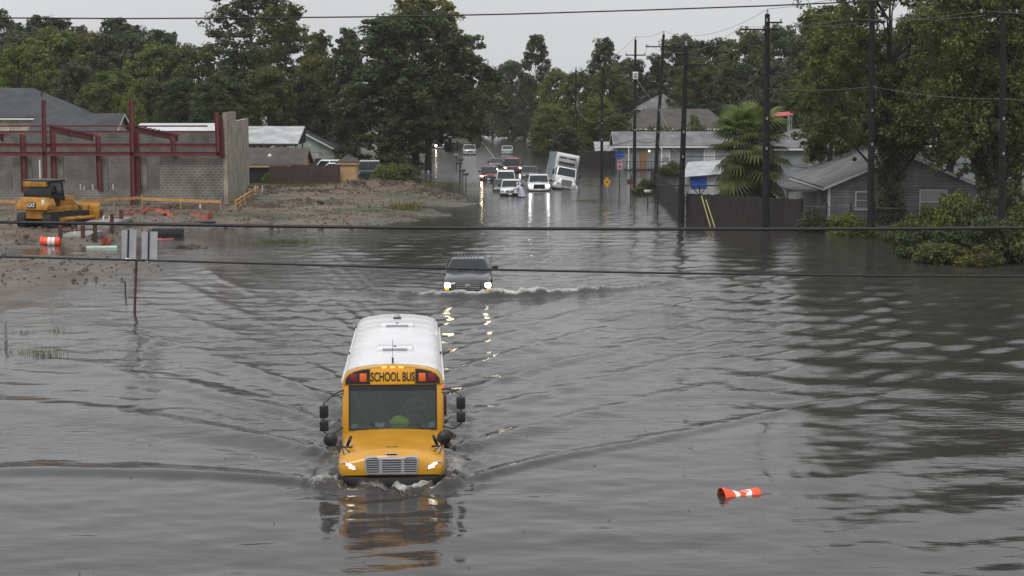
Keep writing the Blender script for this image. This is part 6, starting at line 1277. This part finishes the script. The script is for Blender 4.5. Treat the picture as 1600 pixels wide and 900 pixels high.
for k in range(6): q = A.lerp(B, k / 5); MB().b2(q.x - .04, q.x + .04, q.y - .04, q.y + .04, q.z - .3, q.z + .95).build('stake', M['lumber'], p); MB().tube(q + Vector((-.4, 0, .1)), q + Vector((.3, 0, .7)), .035, n=4).build('brace', M['lumber'], p)
GPV = 'white plastic pipe stubs sticking up from the building slab'
zf = zs - 1.0
for px, py, top in ((94, 300, 289), (101, 300, 290), (126, 300, 288), (132, 300, 291), (145, 299, 288), (165, 300, 286), (177, 299, 288)):
    b = D(px, py, YW + 2.2); t = D(px, top, YW + 2.2); o = MB().path([(0, 0, 0), (0, 0, t.z - zf)], .055, 8).build('pipe_stub', M['pvc'], None); o.location = (b.x, YW + 2.2, zf); tag(o, 'white pipe stub rising from the slab behind the low block sill', 'pipe', GPV)
o = MB().path([(0, 0, 0), (.02, 0, D(52, 250, 117).z - .3)], .05, 8).build('pipe_stub', M['pvc'], None); o.location = (D(53, 0, 117).x, 117, .3); tag(o, 'tall white pipe standing behind the bulldozer cab', 'pipe')
for px, py, top in ((390, 306, 294), (399, 304, 290), (410, 302, 290), (313, 331, 319)):
    q = G(px, py); t = D(px, top, q.y); o = MB().path([(0, 0, -.2), (0, 0, t.z - q.z)], .06, 8).build('pipe_stub', M['pvc'], None); o.location = q; tag(o, 'white pipe stub in the dirt beside the block end wall', 'pipe', 'white pipe stubs by the end wall')
def inlet(label, pts, zt_py, pad):
    p = thing('steel_post_frame', label, 'steel frame', (0, 0, 0)); Q = [G(a, b) for a, b in pts]
    for (a, b), q, t in zip(pts, Q, zt_py): tt = D(a, t, q.y); MB().b2(q.x - .11, q.x + .11, q.y - .11, q.y + .11, q.z - .3, tt.z).build('post', M['rust'], p)
    cx_ = sum(q.x for q in Q) / 4; cy_ = sum(q.y for q in Q) / 4; zz = max(q.z for q in Q); MB().b2(min(q.x for q in Q) + .15, max(q.x for q in Q) - .15, min(q.y for q in Q) + .15, max(q.y for q in Q) - .15, zz - .3, zz + .28).build('concrete_pad', M['concrete'], p, bevel=.03)
    z_ = D(pts[1][0], zt_py[1] + 6, Q[1].y).z; MB().tube((Q[0].x, Q[0].y, z_ - .1), (Q[3].x, Q[3].y, z_ - .1), .04, n=4).build('tie_bar', M['rust'], p)
    for k in (-.2, .2): MB().tube((cx_ + k, cy_, zz), (cx_ + k, cy_, zz + .55), .05).build('pipe', M['pvc'], p)
inlet('rusty steel posts round a concrete pad beside the lying drum', ((95, 381), (115, 366), (130, 380), (149, 377)), (352, 344, 352, 350), 1)
inlet('rusty steel posts round a concrete pad beside the bulldozer blade', ((143, 357), (159, 345), (175, 357), (190, 356)), (333, 328, 334, 328), 1)
q = G(262, 370); o = MB().b2(-.95, .95, -.5, .5, -.1, .5); o.b2(-.9, .9, -.45, .45, .5, .56); o = o.build('black_tank', M['black'], None, bevel=.03); o.location = q; tag(o, 'black plastic tank sitting in the mud by the orange netting', 'tank')
q = G(160, 389); o = MB().path([(-.9, 0, .08), (.85, 0, .1)], .09, 10).build('green_pipe', mat('pale_green_pipe', (.45, .62, .5), .4), None); o.location = q; tag(o, 'pale green pipe lying at the water edge', 'pipe')
q = G(300, 349); o = MB().path([(-1.6, 0, .05), (1.5, .6, .05)], .08, 8).build('drain_pipe', M['black'], None); o.location = q; tag(o, 'black drain pipe lying in the mud', 'pipe')
def netting(label, pts, hgt, seed):
    g = random.Random(seed); A = [G(*q) for q in pts]; rings = []; path_ = []
    for a, b in zip(A[:-1], A[1:]):
        n = max(2, int((b - a).length / .35)); path_ += [a.lerp(b, k / n) for k in range(n)]
    for q in path_:
        q = Vector((q.x, q.y, gz(q.x, q.y))); hh = hgt * g.uniform(.5, 1.2); rings.append([(q.x, q.y - .25 - g.uniform(0, .2), q.z - .05), (q.x + g.uniform(-.1, .1), q.y - .08, q.z + hh * .7), (q.x, q.y + g.uniform(-.05, .05), q.z + hh), (q.x, q.y + .2, q.z - .05)])
    o = MB().loft(rings).build('safety_netting', M['orange_net'], None); return tag(o, label, 'netting')
netting('faded orange netting trailing across the mud below the timber rail', ((190, 336), (240, 337), (290, 341), (328, 347)), .28, 1)
netting('crumpled orange netting heap at the water edge', ((160, 383), (168, 382), (178, 382)), .5, 2)
netting('loose red netting beside the black tank', ((246, 377), (256, 378), (280, 372)), .2, 3)
netting('orange netting bunched at the end of the mud strip', ((318, 346), (326, 344), (333, 344)), .55, 4)
o = netting('scrap of orange netting against the low block sill', ((97, 325), (106, 325)), .7, 5)
# clods and grass
g = np.random.default_rng(12); cl = []
cube = np.array([(-1, -1, -1), (1, -1, -1), (1, 1, -1), (-1, 1, -1), (-.7, -.6, 1), (.6, -.7, 1), (.7, .6, 1), (-.6, .7, 1)]) * .5
cf = np.array([(0, 3, 2, 1), (4, 5, 6, 7), (0, 1, 5, 4), (1, 2, 6, 5), (2, 3, 7, 6), (3, 0, 4, 7)])
vv, ff = [], []; k = 0
pos = []
for c, rx, ry, hh in MOUNDS: m_ = int(200 * rx * ry / 4 + 150); pos.append(np.stack([c.x + g.normal(0, rx * .6, m_), c.y + g.normal(0, ry * .7, m_)], 1))
pos.append(np.stack([g.uniform(-36, -7, 3200), g.uniform(75, 135, 3200)], 1)); pos = np.concatenate(pos)
zz_ = ground_z(pos[:, 0], pos[:, 1]); ok = zz_ > -.03; pos = pos[ok]; zz_ = zz_[ok]
for (x, y), z in zip(pos, zz_):
    s = g.uniform(.03, .13) * (1 + (g.random() < .1)); v = cube * (1 + g.uniform(-.3, .3, (8, 3))) * s * np.array([1.3, 1.2, .9]); a = g.uniform(0, 6.28); ca, sa = math.cos(a), math.sin(a)
    v = np.stack([v[:, 0] * ca - v[:, 1] * sa + x, v[:, 0] * sa + v[:, 1] * ca + y, v[:, 2] + z + s * .15], 1); vv.append(v); ff.append(cf + k); k += 8
tag(link('mud_clods', npmesh('mud_clods', np.concatenate(vv), np.concatenate(ff), mat('mud_clod', (.085, .065, .05), .8, 0, .45, .8)), None), 'scattered clods of brown mud over the construction ground', kind='stuff')
bl_ = []
def tuft(px, py, rx, ry, n, hgt, onland=True):
    q = P(px, py)
    for _ in range(n): bl_.append((q.x + g.normal(0, rx), q.y + g.normal(0, ry), hgt * g.uniform(.5, 1.2)))
for a in ((68, 556, .35, .2, 90, .36), (20, 552, .5, .15, 40, .25), (48, 556, .2, .1, 16, .3), (90, 517, .25, .15, 24, .3), (30, 520, .3, .1, 14, .22), (445, 379, 1.2, .5, 420, .35), (430, 346, 4, 1.2, 500, .16), (600, 338, 2.4, 1.3, 450, .2), (632, 330, .7, .7, 380, .7), (380, 342, 4, 1.2, 300, .16), (430, 300, 4, 1.2, 700, .5), (915, 314, .55, .5, 160, .22), (505, 296, 2, .6, 260, .4), (660, 290, 2.5, 2, 500, .5), (560, 356, 5, 1.2, 120, .15)): tuft(*a)
bl_ = np.array(bl_); bz_ = np.maximum(ground_z(bl_[:, 0], bl_[:, 1]), -.06); n = len(bl_); a = g.uniform(0, 6.28, n); w_ = .006 + bl_[:, 1] * .00016
dx, dy = np.cos(a) * w_, np.sin(a) * w_; lx, ly = g.normal(0, .3, n) * bl_[:, 2], g.normal(0, .3, n) * bl_[:, 2]
v = np.stack([np.stack([bl_[:, 0] - dx, bl_[:, 1] - dy, bz_ - .05], 1), np.stack([bl_[:, 0] + dx, bl_[:, 1] + dy, bz_ - .05], 1), np.stack([bl_[:, 0] + lx, bl_[:, 1] + ly, bz_ + bl_[:, 2]], 1)], 1).reshape(-1, 3)
tag(link('grass', npmesh('grass', v, np.arange(n * 3).reshape(-1, 3), LM['olive']), None), 'sparse grass tufts in the mud and shallow water', kind='stuff')

# leaves and bits drifting on the water
n = 170; gx_ = g.uniform(-13, 16, n); gy_ = 28 + 60 * g.random(n) ** 1.6; hx_, _ = wave_h(gx_, gy_); ok = ground_z(gx_, gy_) < -.08; gx_, gy_, hx_ = gx_[ok], gy_[ok], hx_[ok]; n = len(gx_)
a = g.uniform(0, 6.28, n); s_ = g.uniform(.015, .045, n); ca, sa = np.cos(a) * s_, np.sin(a) * s_
v = np.stack([np.stack([gx_ - ca, gy_ - sa, hx_ + .012], 1), np.stack([gx_ + sa * .5, gy_ - ca * .5, hx_ + .03], 1), np.stack([gx_ + ca, gy_ + sa, hx_ + .012], 1), np.stack([gx_ - sa * .5, gy_ + ca * .5, hx_ + .02], 1)], 1).reshape(-1, 3)
tag(link('floating_leaves', npmesh('floating_leaves', v, np.arange(n * 4).reshape(-1, 4), mat('dead_leaf', (.03, .024, .014), .7, 0, .4, 3)), None), 'dark leaves and litter drifting on the flood water', kind='stuff')

# ------------------------------------------------------------------ rain haze
hz = MB().b2(-2600, 2600, -400, 5100, -4, 31).build('haze', None, None)
hm = bpy.data.materials.new('rain_haze'); hm.use_nodes = True; t_ = hm.node_tree; n_ = t_.nodes
n_.remove(n_['Principled BSDF']); pv = n_.new('ShaderNodeVolumePrincipled'); pv.inputs['Color'].default_value = (.93, .95, .97, 1); pv.inputs['Density'].default_value = .00016
t_.links.new(pv.outputs[0], n_['Material Output'].inputs['Volume']); hz.data.materials.append(hm)
tag(hz, 'thin grey rain haze over the flooded street', kind='stuff')
